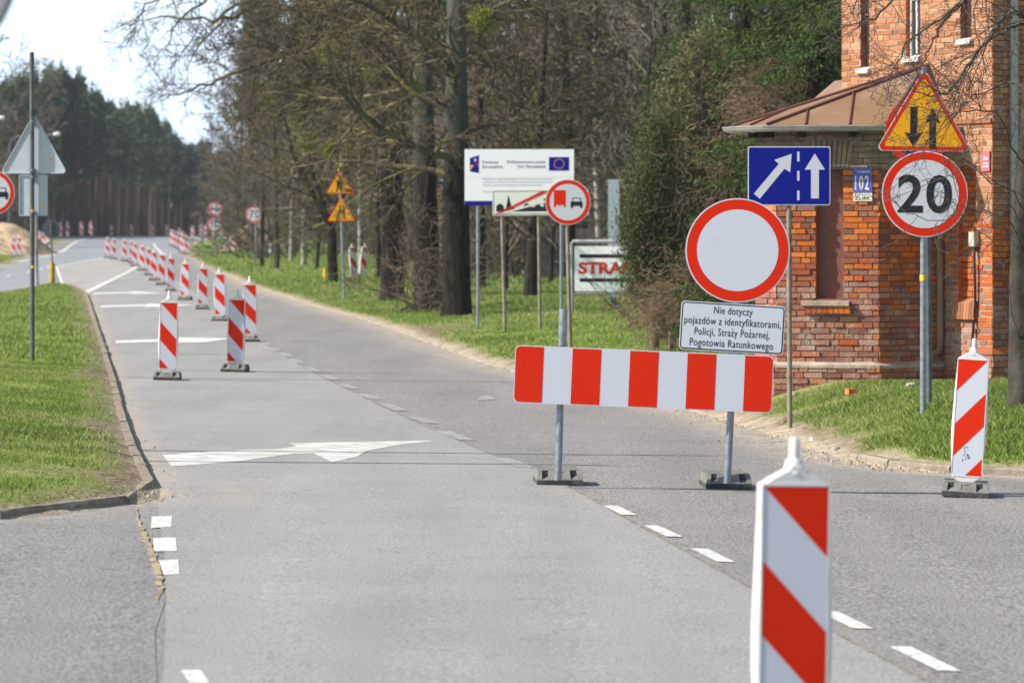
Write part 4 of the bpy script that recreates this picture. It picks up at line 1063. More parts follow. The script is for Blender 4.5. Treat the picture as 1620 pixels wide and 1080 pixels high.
M_mort_up = material('mortar_pale', (.46, .38, .31), rough=1, color2=(.28, .22, .17), vscale=3, bump=.4, bscale=60)
M_stoneband = material('plaster_band', (.42, .36, .29), rough=.95, color2=(.24, .2, .16), vscale=5, bump=.4)
M_board = material('boarding', (.22, .085, .065), rough=.9, color2=(.13, .075, .065), vscale=14, bump=.4, bscale=60)
M_dark = material('dark_recess', (.03, .02, .018), rough=.9)
M_roof = material('painted_sheet_roof', (.20, .122, .068), rough=.42, spec=.4, color2=(.27, .175, .13), vscale=1.6, ramp=(.45, .68), dirt=((.16, .06, .04), 3, .60, .8))
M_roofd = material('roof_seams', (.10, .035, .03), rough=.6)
M_gut = material('zinc_gutter', (.42, .43, .43), rough=.4, metal=.5, color2=(.3, .3, .3), vscale=6)
M_dpg = material('grey_downpipe', (.26, .29, .33), rough=.5, metal=.3, color2=(.36, .33, .28), vscale=5)
M_dpb = material('brown_downpipe', (.17, .10, .075), rough=.6, color2=(.28, .2, .14), vscale=4, stretch=(4, 4, .5))
M_cream2 = material('cream_pipe', (.50, .43, .32), rough=.6, color2=(.33, .27, .19), vscale=5)
M_glass = material('window_glass', (.03, .035, .04), rough=.08, spec=.8)
M_wframe = material('white_window_frame', (.62, .62, .60), rough=.6)
M_sill = material('white_sill', (.70, .69, .66), rough=.7, color2=(.4, .38, .35), vscale=8)

V2 = lambda x, y: Vector((x, y, 0))
A = V2(6.255, 50.0); dAB = V2(-.57, .82).normalized(); dAR = V2(.82, .57).normalized()
B = A + dAB * 3.05
D_ = A + dAB * 1.0; E_ = D_ - dAR * 1.088; dF1 = V2(-.985, .17).normalized(); F_ = E_ + dF1 * 1.326; G_ = F_ + dAB * .44; H_ = G_ + V2(.32, 1).normalized() * 2.2
house = empty('brick_house', (A.x, A.y, gz(A.x, A.y)), 'old two-storey orange brick house with a low polygonal bay under rusty sheet roof', 'house')
brng = random.Random(11)
def bricks(mb, p0, p1, z0, z1, holes, mat_of, prot=.020, hgt=.064, course=.0765, bond=True, hole_fn=None):
    """courses of single bricks, p0 left to p1 right as seen from outside"""
    p0, p1 = Vector(p0), Vector(p1); L = (p1 - p0).length; u = (p1 - p0).normalized(); n = Vector((u.y, -u.x, 0))
    k = 0; z = z0
    while z < z1 - .02:
        s = 0.0; first = True
        off = [0, .0625][k % 2] if bond else 0
        while s < L - 1e-4:
            hd = brng.random() < .5
            w_ = (.25 if (k % 2 == 0) ^ hd else .125) if bond else .25
            if first and k % 2: w_ = .1875
            first = False
            e = min(s + w_, L)
            if L - e < .06: e = L
            a, b = s, e; zt = min(z + hgt, z1); segs = [(a, b)]
            for (h0, h1, y0, y1) in holes:
                if z + hgt * .5 > y0 and z + hgt * .5 < y1:
                    ns_ = []
                    for (a, b) in segs:
                        if b <= h0 or a >= h1: ns_.append((a, b))
                        else:
                            if a < h0 - .01: ns_.append((a, h0 + .004))
                            if b > h1 + .01: ns_.append((h1 - .004, b))
                    segs = ns_
            for (a, b) in segs:
                if b - a < .03: continue
                if hole_fn and hole_fn((a + b) / 2, z): continue
                g0 = .006 if a > 1e-4 else 0; g1 = .006 if b < L - 1e-4 else 0
                pr = brng.uniform(.0, 1) ** 2 * prot + .006; j = lambda: brng.uniform(-.0025, .0025)
                vs = []
                for (uu, zz) in ((a + g0, z), (b - g1, z), (b - g1, zt), (a + g0, zt)):
                    q = p0 + u * (uu + j()) + n * (pr + j() * .8); vs.append((q.x, q.y, zz + j()))
                for (uu, zz) in ((a + g0, z), (b - g1, z), (b - g1, zt), (a + g0, zt)):
                    q = p0 + u * uu - n * .02; vs.append((q.x, q.y, zz))
                mb.add(vs, [(0, 1, 2, 3), (4, 5, 1, 0), (5, 6, 2, 1), (6, 7, 3, 2), (7, 4, 0, 3)], mat_of(z, (a + b) / 2))
            s = e
        z += course; k += 1
def wall_quads(mb, p0, p1, z0, z1, holes, mat, depth=.12, reveal=None, back=None, backs=None):
    """mortar plane with real openings: reveals and a recessed back"""
    p0, p1 = Vector(p0), Vector(p1); L = (p1 - p0).length; u = (p1 - p0).normalized(); n = Vector((u.y, -u.x, 0))
    us = sorted({0, L} | {h[0] for h in holes} | {h[1] for h in holes}); zs = sorted({z0, z1} | {h[2] for h in holes} | {h[3] for h in holes})
    pt = lambda a, z, d=0: (p0.x + u.x * a - n.x * d, p0.y + u.y * a - n.y * d, z)
    for i in range(len(us) - 1):
        for j in range(len(zs) - 1):
            a, b, c, d = us[i], us[i + 1], zs[j], zs[j + 1]; m_ = ((a + b) / 2, (c + d) / 2)
            if any(h[0] < m_[0] < h[1] and h[2] < m_[1] < h[3] for h in holes): continue
            mb.add([pt(a, c), pt(b, c), pt(b, d), pt(a, d)], [(0, 1, 2, 3)], mat)
    for k, h in enumerate(holes):
        a, b, c, d = h; r = reveal or mat
        mb.add([pt(a, c), pt(a, c, depth), pt(a, d, depth), pt(a, d)], [(0, 1, 2, 3)], r); mb.add([pt(b, c, depth), pt(b, c), pt(b, d), pt(b, d, depth)], [(0, 1, 2, 3)], r)
        mb.add([pt(a, d), pt(a, d, depth), pt(b, d, depth), pt(b, d)], [(0, 1, 2, 3)], r); mb.add([pt(a, c), pt(b, c), pt(b, c, depth), pt(a, c, depth)], [(0, 1, 2, 3)], r)
    return lambda a, z, d=0: Vector(pt(a, z, d))
def uof(px_, p0, p1):          # distance along p0-p1 of the vertical seen at pixel column px_
    t = (px_ - 810) / FPX; d = (p1 - p0).normalized(); return (t * p0.y - p0.x) / (d.x - t * d.y)
def zof(y, q): return CAM_H - (y - HOR) / FPX * q.y

z0 = .1; ZE = 3.62
def bay_mat(z, u): return M_bay_top if z > 2.95 + .12 * vnoise(u * 3, z, .4, 2) else (M_bay_low if z < 1.35 + .35 * vnoise(u * 4, z * 2, .5, 3) and brng.random() < .9 else M_bay)
# F1, the bay front: left end F_, right end E_
uw0, uw1 = uof(1291, F_, E_), uof(1334, F_, E_); zw0, zw1 = zof(477, E_), zof(268, E_)
hole1 = [(uw0, uw1, zw0, zw1)]; arch = (uw0 - .07, uw1 + .07, zw1, zw1 + .40)
m = MB(); hs_ = hole1 + [arch]
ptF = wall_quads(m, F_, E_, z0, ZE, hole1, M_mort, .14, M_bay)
bricks(m, F_, E_, z0, ZE, hs_, bay_mat)
nb = 9
for i in range(nb):                                    # soldier arch
    a = arch[0] + (arch[1] - arch[0]) * i / nb; b = arch[0] + (arch[1] - arch[0]) * (i + 1) / nb; k = (i + .5 - nb / 2) / nb * .16
    vs = [ptF(a + .005, arch[2], -.012), ptF(b - .005, arch[2], -.012), ptF(b - .005 + k, arch[3], -.012), ptF(a + .005 + k, arch[3], -.012), ptF(a + .005, arch[2], .02), ptF(b - .005, arch[2], .02), ptF(b - .005 + k, arch[3], .02), ptF(a + .005 + k, arch[3], .02)]
    m.add(vs, [(0, 1, 2, 3), (4, 5, 1, 0), (5, 6, 2, 1), (6, 7, 3, 2), (7, 4, 0, 3)], M_bay_top)
# F0, F2 and the flank behind
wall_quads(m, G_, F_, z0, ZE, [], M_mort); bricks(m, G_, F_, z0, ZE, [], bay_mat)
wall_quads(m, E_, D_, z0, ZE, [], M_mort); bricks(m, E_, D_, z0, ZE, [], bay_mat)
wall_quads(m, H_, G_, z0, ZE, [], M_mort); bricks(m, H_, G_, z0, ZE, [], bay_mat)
# plinth: three courses proud of the wall, sloped stone band on top
zpl = zof(582, E_); 
def off(p, n_, d): return Vector(p) + Vector(n_) * d
nF1 = Vector((-dF1.y * 1, dF1.x, 0)); nF1 = Vector((-.17, -.985, 0)).normalized(); nF0 = Vector((-.82, -.57, 0)).normalized(); nF2 = Vector((.57, -.82, 0)).normalized()
def corner(p, n1, n2, d): b = (n1 + n2).normalized(); return Vector(p) + b * (d / b.dot(n1))
pg, pf, pe, pd = off(G_, nF0, .06), corner(F_, nF0, nF1, .06), corner(E_, nF1, nF2, .06), off(D_, nF2, .06)
for a, b in ((pg, pf), (pf, pe), (pe, pd)):
    wall_quads(m, a, b, z0 - .2, zpl, [], M_mort); bricks(m, a, b, z0 - .2, zpl, [], lambda z, u: M_bay_low)
for (a, b, c, d) in ((pg, pf, G_, F_), (pf, pe, F_, E_), (pe, pd, E_, D_)):
    e = .02; n_ = Vector(((b - a).normalized().y, -(b - a).normalized().x, 0)) * e
    a, b = a + n_, b + n_
    m.add([(a.x, a.y, zpl), (b.x, b.y, zpl), (b.x, b.y, zpl + .035), (a.x, a.y, zpl + .035), (c.x, c.y, zpl + .085), (d.x, d.y, zpl + .085)], [(0, 1, 2, 3), (3, 2, 5, 4), (0, 3, 4), (1, 5, 2)], M_stoneband)
m.build('bay_wall', house)
# boarded opening with sill
m = MB(); a = ptF(uw0 + .001, zw0, .12); b = ptF(uw1 - .001, zw0, .12); m.add([a, b, (b.x, b.y, zw1), (a.x, a.y, zw1)], [(0, 1, 2, 3)], M_board)
fr = m.build('window', house); fr['label'] = 'tall narrow window boarded up in dark red'
m = MB()
for (s0, s1, zt, zb, pr, mt) in ((uw0 - .19, uw1 + .08, zw0, zw0 - .055, .10, M_stoneband), (uw0 - .13, uw1 + .10, zw0 - .056, zw0 - .16, .065, M_bay)):
    vs = [ptF(s0, zb, -pr), ptF(s1, zb, -pr), ptF(s1, zt, -pr), ptF(s0, zt, -pr), ptF(s0, zb, .1), ptF(s1, zb, .1), ptF(s1, zt + .02, .1), ptF(s0, zt + .02, .1)]
    m.add(vs, [(0, 1, 2, 3), (4, 5, 1, 0), (5, 6, 2, 1), (6, 7, 3, 2), (7, 4, 0, 3)], mt)
for i in range(8):
    s0 = uw0 - .13 + i * (uw1 - uw0 + .23) / 8; s1 = s0 + (uw1 - uw0 + .23) / 8 - .01; zt, zb, pr = zw0 - .058, zw0 - .155, .075
    m.add([ptF(s0, zb, -pr), ptF(s1, zb, -pr), ptF(s1, zt, -pr), ptF(s0, zt, -pr), ptF(s0, zb, -.05), ptF(s1, zb, -.05), ptF(s1, zt, -.05), ptF(s0, zt, -.05)], [(0, 1, 2, 3), (4, 5, 1, 0), (5, 6, 2, 1), (6, 7, 3, 2), (7, 4, 0, 3)], M_bay)
me_ = m.build('sill', house)
# ---- main walls
def up_mat(z, u): return M_up if z > 2.2 + .3 * vnoise(u * 3, z, .5, 4) else (M_bay if z > 1.5 + .3 * vnoise(u * 5, z, .3, 1) or u > 2.8 else M_bay_low)
def low_light(z, u): return M_up if z > 2.3 + .3 * vnoise(u * 3, z, .5, 4) else (M_bay if z > 1.55 or u > 2.75 else M_bay_low)
ZT = 8.4; LW = 3.05
hol = []
for (xa, xb, yb, yt) in ((1361.5, 1376, 110, -60), (1434, 1456, 92, -90), (1520, 1537.5, 64, -90)):
    ua, ub = uof(xa, B, A), uof(xb, B, A); q = B + (A - B).normalized() * ua; hol.append((ua, ub, zof(yb, q), zof(yt, q)))
ua, ub = uof(1516, B, A), uof(1544, B, A); q = B + (A - B).normalized() * ua; nz0, nz1 = zof(478, q), zof(262, q)
hol.append((ua, ub, nz0, nz1))
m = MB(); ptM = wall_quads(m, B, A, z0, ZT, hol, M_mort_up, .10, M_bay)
uD = (D_ - B).length; uS = (F_ - B).length
bricks(m, B, A, z0, ZT, hol, low_light, prot=.010, hgt=.061, hole_fn=lambda u_, z: (u_ < uD - .1 and z < 3.3))
# back of the arched niche is bricked in, with a round head
def back(h, d, mat, name=None):
    a, b, c, e = h; m.add([ptM(a, c, d), ptM(b, c, d), ptM(b, e, d), ptM(a, e, d)], [(0, 1, 2, 3)], mat)
back(hol[3], .10, M_bay)
a, b, c, e = hol[3]; n_ = (A - B).normalized(); off_b = Vector((n_.y, -n_.x, 0)) * -.085
bricks(m, B + n_ * a + off_b, B + n_ * b + off_b, c, e, [], lambda z, u: M_bay, prot=.006)
ar_pts = []; cxu, rad = (a + b) / 2, (b - a) / 2
for k in range(13): t = math.pi * k / 12; ar_pts.append((cxu + rad * math.cos(t), e - rad * .55 + rad * .55 * math.sin(t)))
for k in range(12):                                    # spandrels closing the square head to an arch, proud of the brick faces
    (u0, v0), (u1, v1) = ar_pts[k], ar_pts[k + 1]
    m.add([ptM(u0, v0, -.016), ptM(u1, v1, -.016), ptM(u1, e + .03, -.016), ptM(u0, e + .03, -.016)][::-1], [(0, 1, 2, 3)], M_up)
# string course
zc = zof(192, A)
m.add([ptM(.9, zc - .02, -.035), ptM(LW, zc - .02, -.035), ptM(LW, zc + .03, -.035), ptM(.9, zc + .03, -.035), ptM(.9, zc + .05, .01), ptM(LW, zc + .05, .01), ptM(.9, zc - .02, .01), ptM(LW, zc - .02, .01)], [(0, 1, 2, 3), (3, 2, 5, 4), (6, 7, 1, 0)], M_up)
# gable wall to the right (unlit) and closing walls
AR = A + dAR * 7; BR = B + dAR * 7
bricks(m, A, A + dAR * 3.2, z0, ZT, [], low_light, prot=.008); wall_quads(m, A, AR, z0, ZT, [], M_mort)
wall_quads(m, AR, BR, z0, ZT, [], M_bay_low); wall_quads(m, BR, B, z0, ZT, [], M_bay_low)
# plinth of the main corner
p1 = corner(A, Vector((-.82, -.57, 0)).normalized(), nF2, .07); p0_ = A + dAB * .32 + Vector((-.82, -.57, 0)).normalized() * .07
zq = zof(560, A)
bricks(m, p0_, p1, z0 - .2, zq, [], lambda z, u: M_bay_low); wall_quads(m, p0_, p1, z0 - .2, zq, [], M_mort)
bricks(m, p1, p1 + dAR * 3.1, z0 - .2, zq, [], lambda z, u: M_bay_low); wall_quads(m, p1, p1 + dAR * 5, z0 - .2, zq, [], M_mort)
for (a, b, c, d) in ((p0_, p1, A + dAB * .32, A), (p1, p1 + dAR * 5, A, A + dAR * 5)):
    m.add([(a.x, a.y, zq), (b.x, b.y, zq), (d.x, d.y, zq + .09), (c.x, c.y, zq + .09)], [(0, 1, 2, 3)], M_bay)
m.build('wall', house)
# windows in the upper wall
for i, (a, b, c, e) in enumerate(hol[:3]):
    m = MB(); d = .085
    m.add([ptM(a, c, d), ptM(b, c, d), ptM(b, e, d), ptM(a, e, d)], [(0, 1, 2, 3)], M_glass if i == 1 else M_dark)
    wdw = m.build('window', house)
    m = MB(); w_ = .035 if i == 1 else .02
    for (s0, s1, t0, t1) in ((a, a + w_, c, e), (b - w_, b, c, e), (a, b, c, c + w_), (a, b, (c + e) / 2, (c + e) / 2 + w_)) + (((a + b) / 2 - .015, (a + b) / 2 + .015, c, e),) * (i == 1):
        m.add([ptM(s0, t0, d - .03), ptM(s1, t0, d - .03), ptM(s1, t1, d - .03), ptM(s0, t1, d - .03), ptM(s0, t0, d), ptM(s1, t0, d), ptM(s1, t1, d), ptM(s0, t1, d)], [(0, 1, 2, 3), (4, 5, 1, 0), (5, 6, 2, 1), (6, 7, 3, 2), (7, 4, 0, 3)], M_wframe if i == 1 else M_board)
    o = m.build('frame', wdw)
    m = MB()
    m.add([ptM(a - .03, c - .06, -.07), ptM(b + .03, c - .06, -.07), ptM(b + .03, c, -.07), ptM(a - .03, c, -.07), ptM(a - .03, c - .06, .06), ptM(b + .03, c - .06, .06), ptM(b + .03, c + .03, .06), ptM(a - .03, c + .03, .06)], [(0, 1, 2, 3), (4, 5, 1, 0), (5, 6, 2, 1), (6, 7, 3, 2), (7, 4, 0, 3)], M_sill)
    m.build('sill', wdw)
# niche sill: slanted soldier bricks
m = MB(); a, b, c, e = hol[3]; a -= .06; b += .04
for i in range(8):
    s0 = a + (b - a) * i / 8 + .004; s1 = a + (b - a) * (i + 1) / 8 - .004; dz = .03 * (i / 8)
    m.add([ptM(s0, c - .22, -.07), ptM(s1, c - .22, -.07), ptM(s1, c - .02 + dz, -.05), ptM(s0, c - .02 + dz, -.05), ptM(s0, c - .22, .05), ptM(s1, c - .22, .05), ptM(s1, c + .06, .09), ptM(s0, c + .06, .09)], [(0, 1, 2, 3), (4, 5, 1, 0), (5, 6, 2, 1), (6, 7, 3, 2), (7, 4, 0, 3)], M_up)
m.build('sill', house)
# ---- bay roof
ov = .27; zE = 3.66
nH = Vector((-1, .32, 0)).normalized()
eG, eF, eE, eD = corner(G_, nH, nF0, ov), corner(F_, nF0, nF1, ov), corner(E_, nF1, nF2, ov), off(D_, nF2, ov)
eH = off(H_, nH, ov)
ap = A + dAB * 1.25; ap = Vector((ap.x, ap.y, 0)) + Vector((-.82, -.57, 0)) * .03; zA = zof(104, ap)
m = MB()
def tri3(p, q): m.add([(p.x, p.y, zE), (q.x, q.y, zE), (ap.x, ap.y, zA), (p.x, p.y, zE - .03), (q.x, q.y, zE - .03)], [(0, 1, 2), (3, 4, 1, 0)], M_roof)
for p, q in ((eH, eG), (eG, eF), (eF, eE), (eE, eD)): tri3(p, q)
bk = Vector((B.x, B.y + .3, 0)); m.add([(eH.x, eH.y, zE), (ap.x, ap.y, zA), (bk.x, bk.y + 1.0, zA - .1)], [(0, 1, 2)], M_roof)
# underside
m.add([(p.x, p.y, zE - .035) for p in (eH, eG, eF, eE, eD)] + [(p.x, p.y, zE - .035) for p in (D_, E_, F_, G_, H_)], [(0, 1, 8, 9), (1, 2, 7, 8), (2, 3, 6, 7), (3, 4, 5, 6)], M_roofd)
def seam(p, q, zp, zq_, r=.016): m.tube([(p.x, p.y, zp + .012), (q.x, q.y, zq_ + .012)], r, M_roofd, 5)
for p in (eG, eF, eE): seam(p, ap, zE, zA, .024)
for (p, q, ts) in ((eF, eE, (.33, .70)), (eG, eF, (.5,)), (eE, eD, (.5,))):
    for t in ts:
        s_ = p.lerp(q, t); up = 1 - abs(2 * t - 1) * .999; side = p if t < .5 else q
        # seams run perpendicular to the eave until they meet the hip
        nn = (Vector((-(q - p).y, (q - p).x, 0))).normalized()
        if (ap - s_).dot(nn) < 0: nn = -nn
        best = None
        for hip in (p, q):
            w1 = ap - hip; den = nn.x * (-w1.y) + nn.y * w1.x
            if abs(den) < 1e-6: continue
            dx, dy = hip.x - s_.x, hip.y - s_.y
            k = (dx * (-w1.y) + dy * w1.x) / den; kk = (nn.x * dy - nn.y * dx) / den
            if k > .02 and 0 <= kk <= 1 and (best is None or k < best[0]): best = (k, kk)
        if best: e_ = s_ + nn * best[0]; seam(s_, e_, zE, zE + (zA - zE) * best[1])
m.build('bay_roof', house)
# fascia rafters
m = MB()
for (p, q) in ((G_, F_), (F_, E_), (E_, D_)):
    d_ = (q - p).normalized(); nn = Vector((d_.y, -d_.x, 0)); L = (q - p).length; n3 = max(2, int(L / .5))
    for i in range(n3):
        c = p + d_ * L * (i + .5) / n3 + nn * .10; m = MB(); m.box((c.x, c.y, zE - .10), (.09, .20, .11), M_dark, math.atan2(d_.y, d_.x)); m.build('rafter_end', house)
# gutter
m = MB(); path = [eH, eG, eF, eE, eD]; N_ = 8
rows = []
for i, p in enumerate(path):
    a = path[max(i - 1, 0)]; b = path[min(i + 1, len(path) - 1)]; t = (b - a).normalized(); o_ = Vector((t.y, -t.x, 0)); rows.append((p + o_ * .02, o_))
vs = []
for (p, o_) in rows:
    for k in range(N_ + 1):
        t = math.pi * k / N_; r_ = .068; q = p + o_ * (r_ - r_ * math.cos(t)); vs.append((q.x, q.y, zE - .02 - r_ * math.sin(t)))
m.add(vs, [(i * (N_ + 1) + k, i * (N_ + 1) + k + 1, (i + 1) * (N_ + 1) + k + 1, (i + 1) * (N_ + 1) + k) for i in range(len(path) - 1) for k in range(N_)], M_gut, True)
for (p, o_), (q, o2) in zip(rows, rows[1:]):
    L = (q - p).length
    m.tube([tuple(p + o_ * .136) [:2] + (zE - .018,), tuple(q + o2 * .136)[:2] + (zE - .018,)], .009, M_gut, 6)
    for k in range(int(L / .55) + 1):
        c = p.lerp(q, (k + .5) / (int(L / .55) + 1)); ang = [(c + o_ * (.068 - .073 * math.cos(math.pi * j / 6))) for j in range(7)]
        m.tube([(g_.x, g_.y, zE - .02 - .073 * math.sin(math.pi * j / 6)) for j, g_ in enumerate(ang)], .007, M_gut, 4)
m.build('gutter', house)
# downpipes
nW = Vector((-.82, -.57, 0)).normalized()
m = MB(); c = D_ + nF2 * .09 + Vector((-.02, 0, 0)); x_ = xat(1487, c.y); m.tube([(x_ + .03, c.y - .02, zE - .06), (x_, c.y, zE - .35), (x_, c.y, zof(545, c)), (x_ - .02, c.y - .03, zof(556, c)), (x_ - .13, c.y - .12, zof(562, c))], .050, M_dpb, 12)
for z in (1.3, 2.4): m.tube([(x_, c.y, z), (x_, c.y, z + .03)], .056, M_dpb, 12)
o = m.build('downpipe', house); o['label'] = 'brown downpipe in the corner beside the bay'
c = A + dAR * .42 + nF2 * .11; x_ = xat(1604, c.y)
m = MB(); m.tube([(x_, c.y, zof(398, c)), (x_, c.y, 8.3)], .058, M_dpg, 12)
for z in (2.9, 4.2, 5.4): m.tube([(x_, c.y, z), (x_, c.y, z + .05)], .066, M_dpg, 12)
o = m.build('downpipe', house); o['label'] = 'grey upper downpipe at the right wall'
m = MB(); m.tube([(x_, c.y, zof(399, c)), (x_, c.y, zof(560, c)), (x_ + .03, c.y - .05, zof(575, c))], .050, M_cream2, 12); o = m.build('downpipe', house); o['label'] = 'cream lower downpipe at the right wall'
# meter box and cable
uu = uof(1546, B, A); q = ptM(uu, zof(378, A), -.06); m = MB(); m.box(q, (.10, .09, .19), material('beige_box', (.46, .42, .34), rough=.6), math.atan2((A - B).y, (A - B).x)); m.build('meter_box', house)
m = MB(); u2 = uof(1547, B, A); m.tube([ptM(u2, zof(391, A), -.05), ptM(u2 + .01, zof(400, A), -.07), ptM(u2 + .005, zof(480, A), -.05), ptM(u2 - .05, zof(548, A), -.06), ptM(u2 - .08, .3, -.06)], .017, M_black, 8); m.build('cable', house)
# address plates on the bay
Fp = Frame(ptF(uof(1365, F_, E_), zof(285.5, E_), -.035), yaw=-9.8); S = FPX / E_.y
M_enamel = material('blue_enamel', (.075, .10, .42), rough=.35, dirt=((.10, .06, .06), 12, .55, .75)); M_ivory = material('ivory_paint', (.66, .66, .55), rough=.5)
m = MB(); m.plate(Fp, rect(-15 / S, -19.5 / S, 15 / S, 19.5 / S), -.01, 0, M_enamel, M_dark, M_dark)
spans(m, Fp, '102', -1 / S, -4 / S, 22 / S, 23 / S, .002, M_ivory, .02, 1.25); spans(m, Fp, 'ul. WARSZAWSKA', 2 / S, 13.5 / S, 21 / S, 3.4 / S, .002, M_ivory, .02)
o = m.build('address_plate', house); o['label'] = 'blue enamel plate with white number 102'
Fp = Frame(ptF(uof(1365, F_, E_), zof(311.8, E_), -.035), yaw=-9.8)
m = MB(); m.plate(Fp, rect(-15 / S, -6.3 / S, 15 / S, 6.3 / S), -.01, 0, M_ivory, M_dark, M_dark); spans(m, Fp, 'ADMINISTRATOR', 0, 3.6 / S, 25 / S, 2.2 / S, .002, M_text, .0); spans(m, Fp, 'ZLiBK', 0, -1.7 / S, 25 / S, 5.2 / S, .002, M_text, .02, 1.1)
for s_ in (-1, 1): m.flat(Fp, circle(s_ * 13.4 / S, .4 / S, .7 / S, 8), .003, M_black)
o = m.build('address_plate', house); o['label'] = 'cream administrator plate under the blue one'
Fp = Frame(ptM(uof(1562, B, A), zof(255, A), -.03), yaw=-55); m = MB(); Mp = material('pink_plate', (.42, .12, .15), rough=.5)
m.plate(Fp, rect(-.075, -.13, .075, .13), -.01, 0, Mp, M_dark, M_dark); spans(m, Fp, '2a', 0, .045, .10, .05, .002, M_white, .02)
for y in (-.03, -.07): m.flat(Fp, rect(-.055, y - .008, .055, y + .008), .002, M_white)
o = m.build('address_plate', house); o['label'] = 'small pink plate near the corner'
# main roof, above the frame
m = MB(); R4 = [A, AR, BR, B]; cen = (A + AR + BR + B) / 4
o4 = [cen + (p - cen) * 1.12 for p in R4]; r0 = (A + B) / 2 + dAR * 2; r1 = (AR + BR) / 2 - dAR * 2
v = [(p.x, p.y, ZT) for p in o4] + [(r0.x, r0.y, ZT + 1.6), (r1.x, r1.y, ZT + 1.6)]
m.add(v, [(0, 1, 5, 4), (1, 2, 5), (2, 3, 4, 5), (3, 0, 4), (3, 2, 1, 0)], M_roof); m.build('roof', house)
# ------------------------------------------------------------------ vegetation
def tubes_np(P0, P1, R0, R1, n):
    P0, P1 = np.asarray(P0, float), np.asarray(P1, float); R0, R1 = np.asarray(R0, float), np.asarray(R1, float)
    d = P1 - P0; d /= np.linalg.norm(d, axis=1, keepdims=True) + 1e-9
    a = np.where(np.abs(d[:, :1]) < .9, [[1., 0, 0]], [[0, 1., 0]]); e1 = a - d * (a * d).sum(1, keepdims=True); e1 /= np.linalg.norm(e1, axis=1, keepdims=True)
    e2 = np.cross(d, e1); t = np.arange(n) * 2 * math.pi / n
    ring = e1[:, None] * np.cos(t)[None, :, None] + e2[:, None] * np.sin(t)[None, :, None]
    V = np.concatenate([P0[:, None] + ring * R0[:, None, None], P1[:, None] + ring * R1[:, None, None]], 1).reshape(-1, 3)
    b = np.arange(len(P0))[:, None] * 2 * n; k = np.arange(n)[None]; k2 = (k + 1) % n
    F = np.stack([b + k, b + k2, b + n + k2, b + n + k], -1).reshape(-1, 4)
    return V, F
class Segs:
    def __init__(s): s.a = []; s.b = []; s.ra = []; s.rb = []
    def add(s, a, b, ra, rb): s.a.append(a); s.b.append(b); s.ra.append(ra); s.rb.append(rb)
    def mesh(s, name, mat, big=.05):
        A_, B_, ra, rb = map(np.array, (s.a, s.b, s.ra, s.rb)); k = ra >= big
        V, F = tubes_np(A_[~k], B_[~k], ra[~k], rb[~k], 3); 
        if k.any():
            V2_, F2_ = tubes_np(A_[k], B_[k], ra[k], rb[k], 8); F = np.concatenate([F, F2_ + len(V)]); V = np.concatenate([V, V2_])
        return np_mesh(name, V, F, mat, smooth=True)
def norm(v): return v / (np.linalg.norm(v) + 1e-9)
def perp(rs, d, ang):
    a = rs.normal(size=3); a -= d * a.dot(d); a = norm(a); return norm(d * math.cos(ang) + a * math.sin(ang))
def grow(S, rs, p, d, L, r, lvl, cfg):
    """one branch and everything that grows from it"""
    n = max(3, int(L / cfg['seg'][min(lvl, len(cfg['seg']) - 1)])); n = min(n, 14); step = L / n; pts = [(p, d, r)]
    tr = cfg['trop'][min(lvl, len(cfg['trop']) - 1)]; wd = cfg['wander'][min(lvl, len(cfg['wander']) - 1)]; rmin = cfg['rmin']
    for i in range(n):
        d = norm(d + rs.normal(size=3) * wd + np.array([0, 0, tr]) + (np.array(cfg['lean']) * (.06 if lvl == 1 else .02) if 'lean' in cfg else 0))
        q = p + d * step; t = (i + 1) / n; r2 = max(rmin, r * (1 - t) ** .8 + rmin * .6)
        S.add(p, q, pts[-1][2], r2); p = q; pts.append((p, d, r2))
    if lvl >= cfg['levels']: return
    nc = cfg['n'][lvl]; nc = int(nc * min(1.4, max(.5, L / cfg['ref'][lvl])) + rs.rand())
    for c in range(nc):
        t = cfg['start'][lvl] + (1 - cfg['start'][lvl]) * ((c + rs.rand()) / nc); i = min(n - 1, int(t * n)); f = t * n - i
        q = pts[i][0] * (1 - f) + pts[i + 1][0] * f; dd = pts[i][1]; rr = pts[i][2]
        ang = R(rs.uniform(*cfg['ang'][lvl])); nd = perp(rs, dd, ang)
        grow(S, rs, q, nd, L * cfg['ratio'][lvl] * rs.uniform(.6, 1.15) * (1 - .45 * t), max(rmin, rr * rs.uniform(.35, .62)), lvl + 1, cfg)
BARK = dict(rough=.95, spec=.1)
M_bark_dark = material('dark_bark', (.016, .013, .012), color2=(.036, .032, .025), vscale=5, stretch=(3, 3, .5), bump=1.0, bscale=14, ramp=(.4, .65), **BARK)
M_bark_grey = material('grey_bark', (.065, .06, .052), color2=(.03, .028, .022), vscale=3, bump=.7, bscale=16, **BARK)
M_twig_lime = material('lichen_twigs', (.125, .095, .06), island=[(.075, .064, .044), (.14, .124, .055), (.06, .050, .038), (.12, .10, .072), (.18, .16, .06)], **BARK)
M_twig_brown = material('brown_twigs', (.15, .11, .085), island=[(.13, .10, .08), (.20, .155, .12), (.09, .07, .055), (.14, .11, .07)], **BARK)
M_twig_far = material('far_twigs', (.15, .11, .085), island=[(.105, .092, .072), (.15, .135, .10), (.075, .066, .052), (.14, .135, .075)], **BARK)
M_twig_grey = material('grey_twigs', (.065, .055, .05), color2=(.13, .105, .085), vscale=30, **BARK)
M_pine_bark = material('pine_bark', (.13, .078, .058), color2=(.065, .048, .042), vscale=1.2, **BARK)
M_birch = material('birch_bark', (.26, .25, .22), color2=(.06, .05, .04), vscale=4, ramp=(.5, .62), **BARK)

